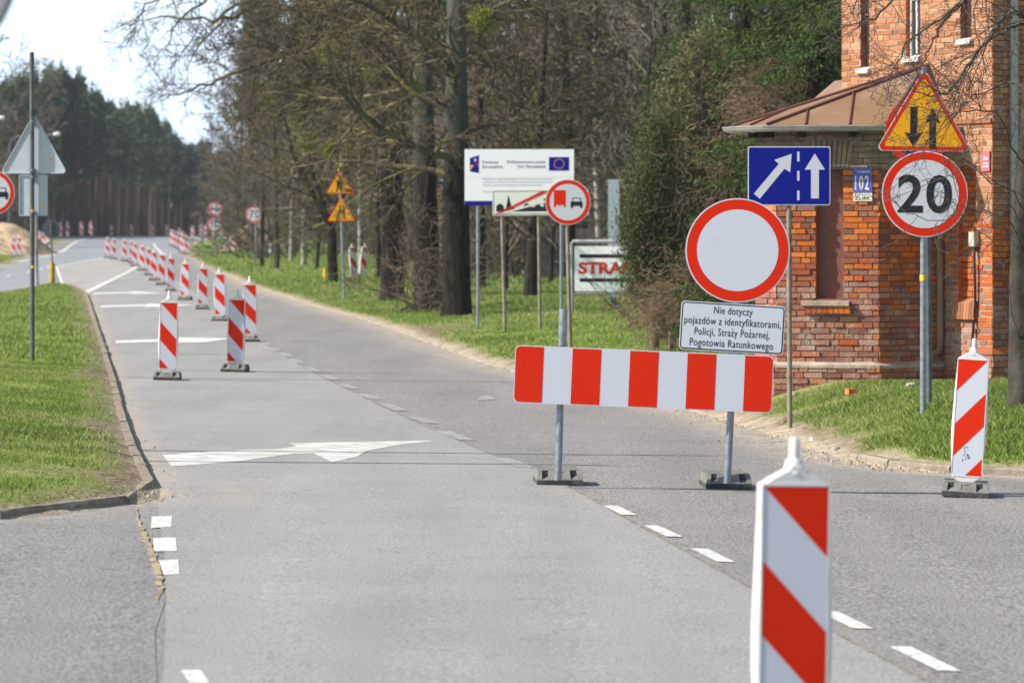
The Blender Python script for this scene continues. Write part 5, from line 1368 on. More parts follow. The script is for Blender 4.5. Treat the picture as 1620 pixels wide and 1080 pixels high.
def tree(name, segs_trunk, S, mt, mc, loc, label, cat='tree', group=None):
    r = empty(name, loc, label, cat, group)
    link('trunk', segs_trunk.mesh('trunk', mt, 0), r); link('crown', S.mesh('crown', mc), r); return r
def trunk_segs(T, pts, rads, n=1, flare=True):
    P_ = [np.array(p, float) for p in pts]; m = []
    for i in range(len(P_) - 1): T.add(P_[i], P_[i + 1] + (P_[i + 1] - P_[i]) * .01, rads[i], rads[i + 1])
def smooth_trunk(mat, pts, rads, name='trunk', n=20, rough=.05, seed=0):
    """bark-ridged round trunk"""
    rr = np.random.RandomState(seed); mb = MB(); V = []; cs = np.array(pts, float)
    cum = np.r_[0, np.cumsum(np.linalg.norm(np.diff(cs, axis=0), axis=1))]; m = max(8, int(cum[-1] / .25)); s = np.linspace(0, cum[-1], m)
    C = np.stack([np.interp(s, cum, cs[:, k]) for k in range(3)], 1); rd = np.interp(s, cum, rads)
    ph = rr.rand(n) ; t = np.arange(n) * 2 * math.pi / n
    for i in range(m):
        k = 1 + rough * (np.sin(t * 5 + rr.rand() * .5) + .6 * np.sin(t * 9 + i * .15)) + rr.normal(size=n) * rough * .35 + (.25 * math.exp(-s[i] / .35)) * (1 + .4 * np.sin(t * 4 + seed))
        V.append(np.stack([C[i, 0] + np.cos(t) * rd[i] * k, C[i, 1] + np.sin(t) * rd[i] * k, np.full(n, C[i, 2])], 1))
    V = np.concatenate(V); i, j = np.meshgrid(np.arange(m - 1), np.arange(n)); a = (i * n + j).ravel(); b = (i * n + (j + 1) % n).ravel()
    return np_mesh(name, V, np.stack([a, b, b + n, a + n], -1), mat, smooth=True)

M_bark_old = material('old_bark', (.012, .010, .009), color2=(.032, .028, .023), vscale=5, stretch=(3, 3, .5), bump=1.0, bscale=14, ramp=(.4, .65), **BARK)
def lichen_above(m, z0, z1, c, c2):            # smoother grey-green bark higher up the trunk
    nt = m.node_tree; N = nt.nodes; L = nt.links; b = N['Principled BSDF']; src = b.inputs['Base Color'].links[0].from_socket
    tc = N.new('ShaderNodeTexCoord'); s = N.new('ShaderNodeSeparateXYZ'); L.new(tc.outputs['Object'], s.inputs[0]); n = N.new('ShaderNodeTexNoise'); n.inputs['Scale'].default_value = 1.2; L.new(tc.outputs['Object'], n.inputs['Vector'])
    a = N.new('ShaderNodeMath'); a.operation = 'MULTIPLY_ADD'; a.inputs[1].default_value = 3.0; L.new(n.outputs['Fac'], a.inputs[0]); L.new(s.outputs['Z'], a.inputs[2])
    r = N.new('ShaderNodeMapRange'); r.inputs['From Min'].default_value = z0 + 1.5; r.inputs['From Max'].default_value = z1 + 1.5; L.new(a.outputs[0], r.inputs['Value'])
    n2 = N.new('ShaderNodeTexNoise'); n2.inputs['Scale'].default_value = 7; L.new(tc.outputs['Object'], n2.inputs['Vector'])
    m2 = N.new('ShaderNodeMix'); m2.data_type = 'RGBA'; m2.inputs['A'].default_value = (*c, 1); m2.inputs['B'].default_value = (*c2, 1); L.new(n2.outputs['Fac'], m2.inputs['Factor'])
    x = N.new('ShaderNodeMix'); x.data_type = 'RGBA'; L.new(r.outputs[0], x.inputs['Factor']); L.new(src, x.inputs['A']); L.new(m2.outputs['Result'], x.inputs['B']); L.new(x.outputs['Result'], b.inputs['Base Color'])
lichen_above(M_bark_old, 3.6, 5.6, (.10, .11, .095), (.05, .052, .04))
row_grp = 'old bare trees lining the right verge'
LIME = dict(seg=[.8, .55, .4, .3, .22], trop=[0, -.02, -.035, -.03, -.01], wander=[.08, .13, .16, .18, .2], rmin=.0085, levels=4, n=[0, 14, 10, 7, 4], start=[.2, .12, .12, .1, .1], ref=[6, 5, 2.2, 1.0, .5],
            ang=[(50, 80), (35, 70), (30, 65), (25, 60), (25, 60)], ratio=[.6, .48, .5, .55, .5])
def big_tree(x, y, wpx, label, seed, limbs, lean=0.0, H=15.0, mat=None, crown=None, cfg=None, fork=None, low=3.0):
    g = G(x, y); Y = g.y; r0 = wpx / FPX * Y / 2 * .92; rs = np.random.RandomState(seed); S = Segs()
    top = np.array([lean * H, rs.uniform(-.3, .3), H]); pts = [(0, 0, -.15), (lean * H * .3, 0, H * .3), (lean * H * .65, .1, H * .62), tuple(top)]
    root = empty('roadside_tree', g, label, 'tree', row_grp)
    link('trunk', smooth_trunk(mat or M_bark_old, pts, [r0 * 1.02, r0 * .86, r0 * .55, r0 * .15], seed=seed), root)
    cf = dict(cfg or LIME)
    for i in range(limbs):
        t = (i + rs.rand()) / limbs; z = low + (H - low) * t ** 1.1; c = np.array([np.interp(z, [p[2] for p in pts], [p[k] for p in pts]) for k in (0, 1)] + [z])
        az = rs.uniform(0, 2 * math.pi) if i % 3 else math.pi + rs.normal() * .5; el = R(rs.uniform(0, 45) + 25 * t)
        d = np.array([math.cos(az) * math.cos(el), math.sin(az) * math.cos(el) * .8, math.sin(el)]); L = rs.uniform(3.6, 6.2) * (1 - .35 * t) * (H / 14)
        grow(S, rs, c, norm(d), L, r0 * rs.uniform(.16, .34) * (1 - .4 * t), 1, cf)
    if fork: fork(S, rs, r0, cf)
    link('crown', S.mesh('crown', crown or M_twig_lime), root); return root
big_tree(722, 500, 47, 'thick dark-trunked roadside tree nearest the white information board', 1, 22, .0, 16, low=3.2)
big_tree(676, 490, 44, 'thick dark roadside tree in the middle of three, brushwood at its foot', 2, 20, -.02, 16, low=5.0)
OVER = [((622, 60), (560, 25), (480, 10), (400, 18), (330, 30), (262, 25), (205, 30)), ((620, 130), (560, 95), (480, 80), (400, 104), (340, 130), (292, 147), (255, 160)),
        ((620, -20), (540, -60), (440, -50), (350, -20), (280, 30), (258, 75)), ((622, 20), (540, -20), (450, -25), (370, 5), (320, 60), (290, 110)), ((620, 200), (560, 170), (490, 165), (430, 190), (400, 205)),
        ((621, 90), (560, 60), (500, 70), (440, 110), (410, 150)), ((621, 0), (560, -40), (480, -70), (380, -70), (290, -30), (225, 10), (200, 40)),
        ((622, 160), (640, 120), (690, 90), (760, 80), (830, 95), (890, 130)), ((622, 60), (680, 30), (760, 20), (860, 40), (940, 90), (1000, 150)), ((622, -30), (720, -60), (840, -30), (930, 30), (990, 60))]
OC = dict(LIME, rmin=.006, n=[0, 14, 11, 6, 4])
def forkf(S, rs, r0, cf):
    g = G(621, 475)
    for k, pts in enumerate(OVER):
        dy = rs.uniform(-2, 2); q = [np.array([xat(x, g.y) - g.x, dy * i / len(pts), zat(y, g.y) - g.z]) for i, (x, y) in enumerate(pts)]; n = len(q) - 1; qs = []
        for i in range(n):
            for j in range(4): qs.append(q[i] + (q[i + 1] - q[i]) * j / 4 + rs.normal(size=3) * .05)
        qs.append(q[-1]); n = len(qs) - 1
        for i in range(n):
            f0 = .085 * (1 - i / n) ** .8 + .014; f1 = .085 * (1 - (i + 1) / n) ** .8 + .014; S.add(qs[i], qs[i + 1], f0, f1)
            for c in range(1): grow(S, rs, qs[i], perp(rs, norm(qs[i + 1] - qs[i]), R(rs.uniform(30, 75))), rs.uniform(.8, 2.3), f0 * .4, 2, OC)
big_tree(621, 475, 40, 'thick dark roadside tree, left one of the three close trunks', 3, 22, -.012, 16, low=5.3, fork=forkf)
g = G(527, 447); Yk = g.y; kx = Yk / FPX
root = empty('roadside_tree', g, 'forked V-shaped roadside tree left of the yellow warning triangles', 'tree', row_grp)
T = Segs(); S = Segs(); rs = np.random.RandomState(4)
def pl3(pts): return [np.array([(x - 527) * kx, dy, (447 - y) * kx]) for x, y, dy in pts]
for pts, ra, rb in ((((527, 452, 0), (525, 380, 0), (522, 352, 0)), .20, .17), (((521, 356, 0), (505, 325, .2), (482, 282, .3), (463, 245, .4), (450, 190, .3), (430, 110, 0)), .13, .05), (((523, 356, 0), (510, 318, -.2), (496, 280, -.3), (485, 230, -.3), (480, 150, 0)), .11, .04), (((526, 358, 0), (535, 340, .3), (545, 300, .6), (552, 240, .6), (556, 150, .4)), .10, .04)):
    q = pl3(pts)
    for i in range(len(q) - 1):
        f0 = ra + (rb - ra) * i / (len(q) - 1); f1 = ra + (rb - ra) * (i + 1) / (len(q) - 1); T.add(q[i], q[i + 1], f0, f1)
        if len(q) > 3:
            for k in range(3):
                c = q[i] + (q[i + 1] - q[i]) * rs.rand(); dd = perp(rs, norm(q[i + 1] - q[i]), R(rs.uniform(40, 75))); grow(S, rs, c, dd, rs.uniform(2, 4.2), .045, 1, LIME)
link('trunk', T.mesh('trunk', M_bark_dark, 0), root); link('crown', S.mesh('crown', M_twig_lime), root)
MID = dict(LIME, n=[0, 9, 7, 4, 2], rmin=.013, ratio=[.6, .5, .5, .5, .5])
big_tree(438, 426, 9.5, 'slim greyish roadside tree standing right of the 70 sign', 6, 14, -.02, 13, mat=M_bark_grey, cfg=MID, crown=M_twig_brown, low=5.0)
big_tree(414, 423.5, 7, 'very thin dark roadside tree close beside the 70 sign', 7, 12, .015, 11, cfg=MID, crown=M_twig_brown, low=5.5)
big_tree(480, 420, 8, 'pale birch trunk standing between the forked tree and the slim grey tree', 9, 12, .01, 13, mat=M_birch, cfg=MID, crown=M_twig_brown, low=4)
big_tree(838, 470, 22, 'short dark trunk behind the poles of the town-end sign', 10, 24, .06, 8.5, mat=M_bark_dark, cfg=dict(LIME, rmin=.010), crown=M_twig_lime, low=1.7)

# mistletoe clumps
M_mist = material('mistletoe_leaves', (.10, .13, .02), rough=.7, island=[(.08, .11, .015), (.16, .19, .03), (.24, .24, .03)], attr='rnd', trans=.3)
def leaf_cloud(rs, C, size, aspect=.35, flat=None, updir=None):
    """one quad per centre, random orientation; returns V, F, rnd"""
    N = len(C); a = rs.normal(size=(N, 3)); 
    if updir is not None: a = a * .6 + updir
    a /= np.linalg.norm(a, axis=1, keepdims=True); b = rs.normal(size=(N, 3)); b -= a * (a * b).sum(1, keepdims=True); b /= np.linalg.norm(b, axis=1, keepdims=True)
    s = (size * rs.uniform(.6, 1.3, N))[:, None]; a = a * s; b = b * s * aspect
    V = np.stack([C - a * .5, C + b * .5, C + a * .6, C - b * .5], 1).reshape(-1, 3); F = np.arange(4 * N).reshape(-1, 4)
    return V, F, np.repeat(rs.rand(N), 4)
def cloud_obj(name, V, F, rnd, mat, parent=None, loc=None): return link(name, np_mesh(name, V, F, mat, attrs={'rnd': rnd}), parent, loc)
for i, (x, y, Y, rr_, lb) in enumerate(((425, 145, 135, .55, 'yellowish mistletoe ball highest on the left over the road'), (487, 152, 135, .45, 'mistletoe ball in the branches above the 70 sign'), (522, 85, 110, .42, 'green mistletoe ball left in the crown of the thick trees'),
                                 (596, 115, 108, .45, 'bright green mistletoe ball left of the tall trunk'), (485, 225, 130, .4, 'mistletoe ball just above the yellow warning triangles on the left'), (522, 236, 125, .3, 'small mistletoe ball directly over the flasher'), (762, 30, 92, .3, 'small mistletoe ball high right of the thickest trunk'), (470, 190, 150, .5, 'large pale mistletoe ball above the forked tree'))):
    rs = np.random.RandomState(40 + i); n = 900; C = rs.normal(size=(n, 3)); C /= np.linalg.norm(C, axis=1, keepdims=True); C *= (rs.rand(n, 1) ** .4) * rr_ * rs.uniform(.7, 1.2, (n, 1))
    V, F, rnd = leaf_cloud(rs, C, .10, .35); p = P(x, y, Y); tag(cloud_obj('mistletoe', V, F, rnd, M_mist, loc=p), lb, 'mistletoe', 'mistletoe balls in the bare crowns')

# ---- brushwood
def brush(x, y, w_, h_, n, seed, label, mat, name='bare_bush', r=.007, Yf=None, lean=0.0, lv=3):
    g = G(x, y) if Yf is None else Vector((xat(x, Yf), Yf, gz(xat(x, Yf), Yf))); rs = np.random.RandomState(seed); S = Segs()
    cf = dict(seg=[.3, .25, .2, .15], trop=[0, .0, -.01, 0], wander=[.1, .16, .2, .25], rmin=r, levels=lv, n=[0, 7, 5, 3], start=[.1, .15, .1, .1], ref=[2, h_, h_ * .5, h_ * .25], ang=[(20, 50), (25, 65), (25, 65), (25, 60)], ratio=[.6, .5, .5, .5])
    for i in range(n):
        q = np.array([rs.normal() * w_ * .28, rs.normal() * w_ * .28, 0]); d = norm(np.array([rs.normal() * .5 + q[0] * .3 + lean, rs.normal() * .5, 1.0])); grow(S, rs, q, d, h_ * rs.uniform(.5, 1.1), r * 2.4, 1, cf)
    o = link(name, S.mesh(name, mat), loc=g); return tag(o, label, 'bush')
brush(672, 492, 1.5, 3.6, 26, 21, 'tangle of bare twigs rising in front of the middle thick trunk', M_twig_brown)
brush(700, 493, 1.3, 1.6, 16, 22, 'low bare shoots between the two thickest trunks', M_twig_brown)
brush(398, 400, 3.5, 4.5, 34, 23, 'brown bare scrub on the mound behind the 70 sign', M_twig_far, r=.016)
brush(465, 408, 5, 4.0, 40, 24, 'bare scrub edge behind the slim grey tree', M_twig_far, r=.016)

# ---- bare wood behind the verge: five kinds, copied
FAR = dict(seg=[1.0, .8, .6, .4], trop=[0, .02, 0, 0], wander=[.06, .12, .16, .2], rmin=.020, levels=3, n=[0, 10, 8, 5], start=[.2, .2, .12, .1], ref=[6, 4, 2, 1], ang=[(50, 80), (30, 65), (30, 60), (25, 60)], ratio=[.6, .5, .52, .5])
def far_proto(seed, H, r0, low, limbs, mat=None, tw=None):
    rs = np.random.RandomState(seed); S = Segs(); root = empty('woodland_tree', (0, 0, 0)); lean = rs.uniform(-.09, .09)
    pts = [(0, 0, -.5), (lean * H * .25 + rs.normal() * .1, 0, H * .25), (lean * H * .5 + rs.normal() * .2, 0, H * .5), (lean * H, .3, H)]; link('trunk', smooth_trunk(mat or M_bark_dark, pts, [r0, r0 * .85, r0 * .6, r0 * .2], n=8, seed=seed), root)
    for i in range(limbs):
        t = (i + rs.rand()) / limbs; z = low + (H - low) * t; az = rs.uniform(0, 6.28); el = R(rs.uniform(5, 50) + 20 * t)
        grow(S, rs, np.array([lean * z, 0, z]), norm(np.array([math.cos(az) * math.cos(el), math.sin(az) * math.cos(el), math.sin(el)])), rs.uniform(2.4, 4.5) * (1 - .4 * t), r0 * .3, 1, FAR)
    link('crown', S.mesh('crown', tw or M_twig_far), root); return root
protos = [far_proto(51, 15, .12, 1.5, 34), far_proto(52, 17, .15, 2.5, 34), far_proto(53, 13, .10, .9, 34, tw=M_twig_brown), far_proto(54, 16, .12, 3, 28, mat=M_birch, tw=M_twig_brown), far_proto(55, 11, .09, .6, 36)]
rs = np.random.RandomState(60); spots = []
def ok(X, Y, dmin):
    return all((X - a) ** 2 + (Y - b) ** 2 > dmin ** 2 for a, b in spots)
tries = 0
while len(spots) < 80 and tries < 9000:
    tries += 1; Y = rs.uniform(128, 330); xp = rs.uniform(395, 1180); X = xat(xp, Y)
    if edge_d(np.array([X]), np.array([Y]))[0] < 11 or not ok(X, Y, 2.6): continue
    if xp < 470 and Y < 200: continue
    spots.append((X, Y))
# edge trees nearer, right part
for (x, Y) in ((800, 125), (905, 118), (950, 130), (1010, 112), (870, 140), (760, 128), (700, 135), (640, 140), (600, 150), (570, 158), (1060, 120), (500, 178), (460, 205), (430, 240), (405, 262), (385, 300), (372, 330), (360, 350)): spots.append((xat(x, Y), Y))
uw = set()
for i, (X, Y) in enumerate(spots):
    k = int(rs.randint(0, 5)); src = protos[k]
    if k in uw: o = copy_tree(src)
    else: uw.add(k); o = src
    o.location = (X, Y, gz(X, Y)); s = rs.uniform(.8, 1.15); o.scale = (s, s, s * rs.uniform(.9, 1.15)); o.rotation_euler = (0, 0, rs.uniform(0, 6.28))
    lb = ['bare brown woodland tree behind the roadside row', 'bare tall woodland tree behind the roadside row', 'bare brown woodland tree behind the roadside row', 'pale-barked bare woodland tree behind the roadside row', 'low bare woodland tree behind the roadside row'][k]
    tag(o, lb, 'tree', ['bare trees of the wood on the right', 'tall bare trees of the wood on the right', 'bare trees of the wood on the right', 'pale-barked trees of the wood on the right', 'low bare trees of the wood on the right'][k])
for k in range(5):
    if k not in uw: protos[k].location = (xat(600, 200 + k), 200 + k, 1); tag(protos[k], 'bare brown woodland tree behind the roadside row', 'tree', 'bare trees of the wood on the right')

# ---- pine forest
M_needle = material('pine_needles', (.05, .08, .04), rough=.8, island=[(.045, .075, .044), (.075, .112, .062), (.11, .148, .08)], attr='rnd', trans=.15)
def pine_proto(seed, H, bare=.52, spread=2.0, dense=1.0):
    rs = np.random.RandomState(seed); root = empty('pine_tree', (0, 0, 0)); T = Segs(); lean = rs.uniform(-.015, .015)
    n = 8
    for i in range(n):
        a, b = H * i / n, H * (i + 1) / n; T.add(np.array([lean * a, 0, a - (.6 if i == 0 else 0)]), np.array([lean * b, 0, b]), .17 * (1 - .85 * i / n), .17 * (1 - .85 * (i + 1) / n))
    C = []
    for i in range(int(34 * dense)):
        t = rs.rand(); z = H * (bare + (1 - bare) * t); az = rs.uniform(0, 6.28); L = .68 * spread * (1 - .93 * t ** 1.0) * rs.uniform(.45, 1.05) * (.6 + .4 * min(1, t * 4)); e = np.array([math.cos(az) * L, math.sin(az) * L, z + L * .25 - .1]); s = np.array([lean * z, 0, z - .2])
        T.add(s, e, .045, .02)
        for q in (.55, .8, 1.0):
            c = s + (e - s) * q; C.append(c + rs.normal(size=(34, 3)) * [.26, .26, .15])
    for i in range(10): z = H * rs.uniform(.2, bare); az = rs.uniform(0, 6.28); L = rs.uniform(.4, 1.1); T.add(np.array([0, 0, z]), np.array([math.cos(az) * L, math.sin(az) * L, z + .1]), .02, .012)
    C.append(np.array([lean * H, 0, H]) + rs.normal(size=(60, 3)) * [.16, .16, .7]); C = np.concatenate(C); V, F, rnd = leaf_cloud(rs, C, .42, .4)
    link('trunk', T.mesh('trunk', M_pine_bark, .03), root); cloud_obj('crown', V, F, rnd, M_needle, root); return root
pines = [pine_proto(70 + i, [20, 21.5, 19, 22, 18][i], [.52, .56, .5, .58, .42][i], [2.1, 2.2, 1.9, 2.3, 2.4][i]) for i in range(5)]
rs = np.random.RandomState(80); up_ = set(); np_ = 0
def edge_row(xp):      # where the forest front stands
    return np.interp(xp, [-120, 0, 60, 130, 200, 250, 320, 420, 600], [350, 400, 425, 440, 500, 540, 560, 560, 540])
def top_px(xp): return np.interp(xp, [-120, 0, 30, 60, 90, 130, 150, 180, 210, 245, 275, 290, 320, 340, 400], [100, 130, 118, 108, 105, 118, 138, 165, 158, 172, 205, 222, 205, 235, 240])
pg_ = 'tall pines of the forest beyond the crest'
cands = []
for row_ in range(6):
    xp = -110.0 + rs.uniform(0, 8)
    while xp < 560:
        Y = edge_row(xp) + row_ * 7 + rs.uniform(-3, 3); cands.append((xp, Y, row_)); xp += rs.uniform(7, 13) * (1 + .12 * row_)
for (xp, Y, row_) in cands:
    k = int(rs.randint(0, 5)); src = pines[k]; o = src if k not in up_ else copy_tree(src); up_.add(k)
    X = xat(xp, Y); z = 1.35 if Y > 400 else gz(X, Y); H0 = [20, 21.5, 19, 22, 18][k]
    zt = CAM_H + (HOR - (top_px(xp) + abs(rs.normal()) * 26)) / FPX * Y; s = max(.5, (zt - z) / H0) if xp < 400 else .95
    o.location = (X, Y, z - .1); o.scale = (.95, .95, s); o.rotation_euler = (0, 0, rs.uniform(0, 6.28))
    tag(o, 'tall bare-stemmed pine standing in the dark forest beyond the crest', 'tree', pg_)
# a few bare trees in front of the pines on the left
for i, (xp, Y) in enumerate(((-40, 300), (-10, 318), (12, 330), (35, 345), (60, 372), (82, 395), (-70, 290), (330, 430), (352, 420))):
    o = copy_tree(protos[[0, 1, 4][i % 3]]); X = xat(xp, Y); o.location = (X, Y, gz(X, Y) - .3); s = rs.uniform(.95, 1.2) * (.8 if xp > 300 else 1); o.scale = (s, s, s); o.rotation_euler = (0, 0, rs.uniform(0, 6.28))
    tag(o, 'bare brown tree standing before the dark pine forest', 'tree', 'bare trees before the pine forest')
# pines and spruces closing the wood on the right
for i in range(75):
    xp = rs.uniform(400, 1330); Y = rs.uniform(300, 390); X = xat(xp, Y); o = copy_tree(pines[int(rs.randint(0, 5))]); s = rs.uniform(.85, 1.1)
    o.location = (X, Y, gz(X, Y) - .3); o.scale = (s * 1.3, s * 1.3, s * 1.1); o.rotation_euler = (0, 0, rs.uniform(0, 6.28)); tag(o, 'dark pine closing the wood behind the bare trees', 'tree', 'pines at the back of the right-hand wood')
# understorey of the forest as one mass
S = Segs(); rs = np.random.RandomState(90)
M_under = material('understorey', (.05, .04, .038), rough=1, island=[(.05, .04, .038), (.075, .06, .05), (.04, .04, .025)])
for i in range(5200):
    xp = rs.uniform(-150, 640); Y = edge_row(xp) + rs.uniform(14, 60); X = xat(xp, Y); hgt = rs.uniform(2, 14); S.add(np.array([X, Y, .8]), np.array([X + rs.normal() * .5, Y, .8 + hgt]), .12, .05)
tag(link('undergrowth', S.mesh('undergrowth', M_under, 9)), 'dark mass of thin stems and saplings deep inside the pine forest', 'undergrowth', kind='stuff')
S = Segs()
for i in range(9000):
    xp = rs.uniform(380, 1250); Y = rs.uniform(150, 330); X = xat(xp, Y)
    if edge_d(np.array([X]), np.array([Y]))[0] < 10: continue
    z = gz(X, Y); b = np.array([X, Y, z])
    for j in range(3):
        e = b + np.array([rs.normal() * .8, rs.normal() * .8, rs.uniform(.8, 4.0)]); mid = b + (e - b) * .6 + rs.normal(size=3) * .2; S.add(b, mid, .035, .025); S.add(mid, e, .025, .014)
        S.add(mid, mid + rs.normal(size=3) * .6, .016, .012)
tag(link('undergrowth', S.mesh('undergrowth', M_twig_far, 9)), 'brown undergrowth of saplings and shoots filling the wood behind the tree row', 'undergrowth', kind='stuff')

# ---- spruce behind the bay, evergreen shrubs before the fence
M_spruce = material('spruce_needles', (.03, .07, .02), rough=.75, island=[(.016, .032, .007), (.042, .080, .014), (.10, .155, .028)], attr='rnd', trans=.2)
def spruce(x, Y, H, seed, label, rad=.26, n=5200):
    X = xat(x, Y); rs = np.random.RandomState(seed); root = empty('spruce_tree', (X, Y, gz(X, Y)), label, 'tree', 'spruces behind the bay roof'); T = Segs()
    T.add(np.array([0, 0, -.2]), np.array([0, 0, H]), .26, .03); C = []; U_ = []
    for i in range(210):
        t = (i + rs.rand()) / 210; z = H * (.06 + .94 * t ** 1.25); L = (H - z) * rad * rs.uniform(.75, 1.1) + .3; az = rs.uniform(0, 6.28); d = np.array([math.cos(az), math.sin(az), 0]); m_ = max(4, int(L / .16)); p_ = np.array([0, 0, z]); prev = p_
        for j in range(1, m_ + 1):
            q = p_ + d * L * j / m_ + np.array([0, 0, -.35 * L * (j / m_) * (1 - .45 * j / m_)]); T.add(prev, q, .022 * (1 - j / m_) + .008, .022 * (1 - j / m_) + .005); prev = q
            side = np.array([-d[1], d[0], 0]); wv = .10 + .55 * (1 - j / m_) * min(1, L / 2)
            k = 52 if z < 7.5 else 16; u_ = rs.uniform(-1, 1, k); C.append(q + side * (u_ * wv)[:, None] + np.stack([np.zeros(k)] * 2 + [-np.abs(rs.normal(size=k)) * .12], 1) + rs.normal(size=(k, 3)) * .03); U_.append(np.tile(d * .5 + np.array([0, 0, -.8]), (k, 1)) + side * (u_ * .6)[:, None])
    C = np.concatenate(C); V, F, rnd = leaf_cloud(rs, C, .095, .2, updir=np.concatenate(U_)); link('trunk', T.mesh('trunk', M_bark_dark, .04), root); cloud_obj('crown', V, F, rnd, M_spruce, root)
spruce(1290, 66, 14, 101, 'dark green spruce directly behind the bay roof beside the brick wall', rad=.17)
spruce(1228, 82, 15, 104, 'dark green spruce filling the gap between the two others', rad=.15)
spruce(1175, 74, 15, 102, 'dark green spruce left of the other spruce, above the evergreen shrub', rad=.125)
spruce(1085, 104, 14, 103, 'dark green spruce farthest back, at the edge of the bare wood', rad=.13)
M_thuja = material('thuja_sprays', (.08, .11, .03), rough=.8, island=[(.034, .040, .016), (.080, .086, .034), (.15, .15, .06), (.25, .24, .13)], attr='rnd', trans=.25)
M_yew = material('yew_sprays', (.05, .07, .02), rough=.8, island=[(.026, .036, .012), (.06, .078, .022), (.13, .145, .05)], attr='rnd', trans=.2)
M_drytw = material('dry_tendrils', (.30, .22, .15), island=[(.16, .11, .07), (.27, .19, .13), (.12, .08, .05), (.36, .30, .22)], **BARK)
def shrub(name, x, y, Y, blobs, mat, seed, label, dens=1.0, size=.10, tw=.0):
    """evergreen of overlapping leafy lobes: (px centre x, y, px radius x, y)"""
    X = xat(x, Y); rs = np.random.RandomState(seed); z0_ = gz(X, Y); root = empty(name, (X, Y, z0_), label, 'shrub'); C = []; U_ = []; T = Segs(); k = Y / FPX
    for (bx, by, rx_, ry_) in blobs:
        c = np.array([(bx - x) * k, rs.uniform(-.4, .4), zat(by, Y) - z0_]); a, b = rx_ * k, ry_ * k; n = int(950 * dens * (a + .3) * (b + .3) * 3)
        # sprays clumped into lobes on and inside the surface
        m_ = max(8, int(n / 55)); D = rs.normal(size=(m_, 3)); D /= np.linalg.norm(D, axis=1, keepdims=True); q = c + D * [a, a * .9, b] * rs.uniform(.55, 1.05, (m_, 1))
        for j in range(m_):
            C.append(q[j] + rs.normal(size=(55, 3)) * [.13, .13, .19]); U_.append(np.tile(D[j] * .5 + [0, 0, .9 if j % 3 else -.3], (55, 1)))
            if j % 2 == 0: T.add(c * [1, 1, .6] + [0, 0, 0], q[j], .018, .008)
    T.add(np.array([0, 0, -.1]), np.array([0, 0, zat(blobs[0][1], Y) - z0_]), .10, .05)
    C = np.concatenate(C); V, F, rnd = leaf_cloud(rs, C, size, .22, updir=np.concatenate(U_)); link('stem', T.mesh('stem', M_twig_brown, .03), root); cloud_obj('foliage', V, F, rnd, mat, root); return root
shrub('thuja', 1110, 540, 72, [(1105, 300, 75, 120), (1080, 210, 55, 90), (1130, 170, 60, 90), (1150, 330, 60, 130), (1090, 400, 60, 70), (1180, 250, 40, 80), (1060, 320, 45, 90), (1200, 400, 40, 90), (1110, 110, 40, 60), (1205, 300, 35, 70), (1225, 215, 30, 50), (1190, 470, 45, 50)], M_thuja, 111, 'tall olive-green thuja between the spruces and the fence', 2.6, .085)
shrub('yew_bush', 1035, 530, 70.5, [(1030, 400, 42, 55), (1015, 330, 32, 55), (1045, 270, 38, 55), (1020, 440, 36, 30), (1070, 380, 40, 60), (1006, 385, 16, 30), (1062, 450, 35, 25), (1045, 215, 25, 35), (1085, 440, 40, 22), (1125, 470, 40, 30)], M_yew, 112, 'dark leafy bush hanging over the STRA board and the fence', 2.8, .075)
# dry climber tangles
def tangle(cx, cy, rx_, ry_, Y, n, seed, label, mat=M_drytw, r=.0036, name='dry_climber'):
    rs = np.random.RandomState(seed); S = Segs(); k = Y / FPX; o = P(cx, cy, Y)
    for i in range(n):
        p_ = rs.normal(size=3) * [rx_ * k * .5, .35, ry_ * k * .5]; d = norm(rs.normal(size=3) + [0, 0, .3]); m_ = rs.randint(5, 11)
        for j in range(m_):
            d = norm(d + rs.normal(size=3) * .55 + [0, 0, -.12]); q = p_ + d * rs.uniform(.07, .16); S.add(p_, q, r, r * .8); p_ = q
    tag(link(name, S.mesh(name, mat), loc=o), label, 'climber', 'dry climbers on the evergreens')
tangle(1212, 160, 50, 60, 66, 800, 121, 'brown dry climber dome below the spruces, left of the bay roof')
tangle(1135, 260, 60, 90, 70.0, 180, 122, 'pale dry stems hanging through the thuja left of the blue sign')
tangle(1050, 490, 40, 45, 69, 420, 123, 'dry brown stems at the foot of the leafy bush by the fence')
tangle(1110, 420, 60, 60, 69.5, 160, 124, 'dry stems behind the round sign over the fence')
brush(1015, 520, .9, 1.7, 22, 125, 'dry grass-coloured bush left of the fence end', M_drytw, r=.006, lv=2)
# brown slat fence
M_fence = material('brown_slats', (.075, .05, .035), rough=.9, color2=(.13, .09, .06), vscale=6)
Yf = 73.5; m = MB(); x0, x1 = xat(1043, Yf), xat(1215, Yf); zb, zt = zat(545, Yf), zat(424, Yf)
fr_ = empty('slat_fence', (x0, Yf, zb), 'dark brown fence of fine horizontal slats half covered by evergreens', 'fence')
z = zb
while z < zt: m.box(((x0 + x1) / 2, Yf, z), (x1 - x0, .012, .022), M_fence); z += .036
m.box(((x0 + x1) / 2, Yf + .02, (zb + zt) / 2), (x1 - x0, .008, zt - zb), M_dark); m.build('slat_panel', fr_)
for xp in (1041, 1096, 1150, 1213): m = MB(); m.tube([(xat(xp, Yf), Yf - .04, zb - .1), (xat(xp, Yf), Yf - .04, zt + .06)], .026, M_brownpole, 8); m.build('post', fr_)
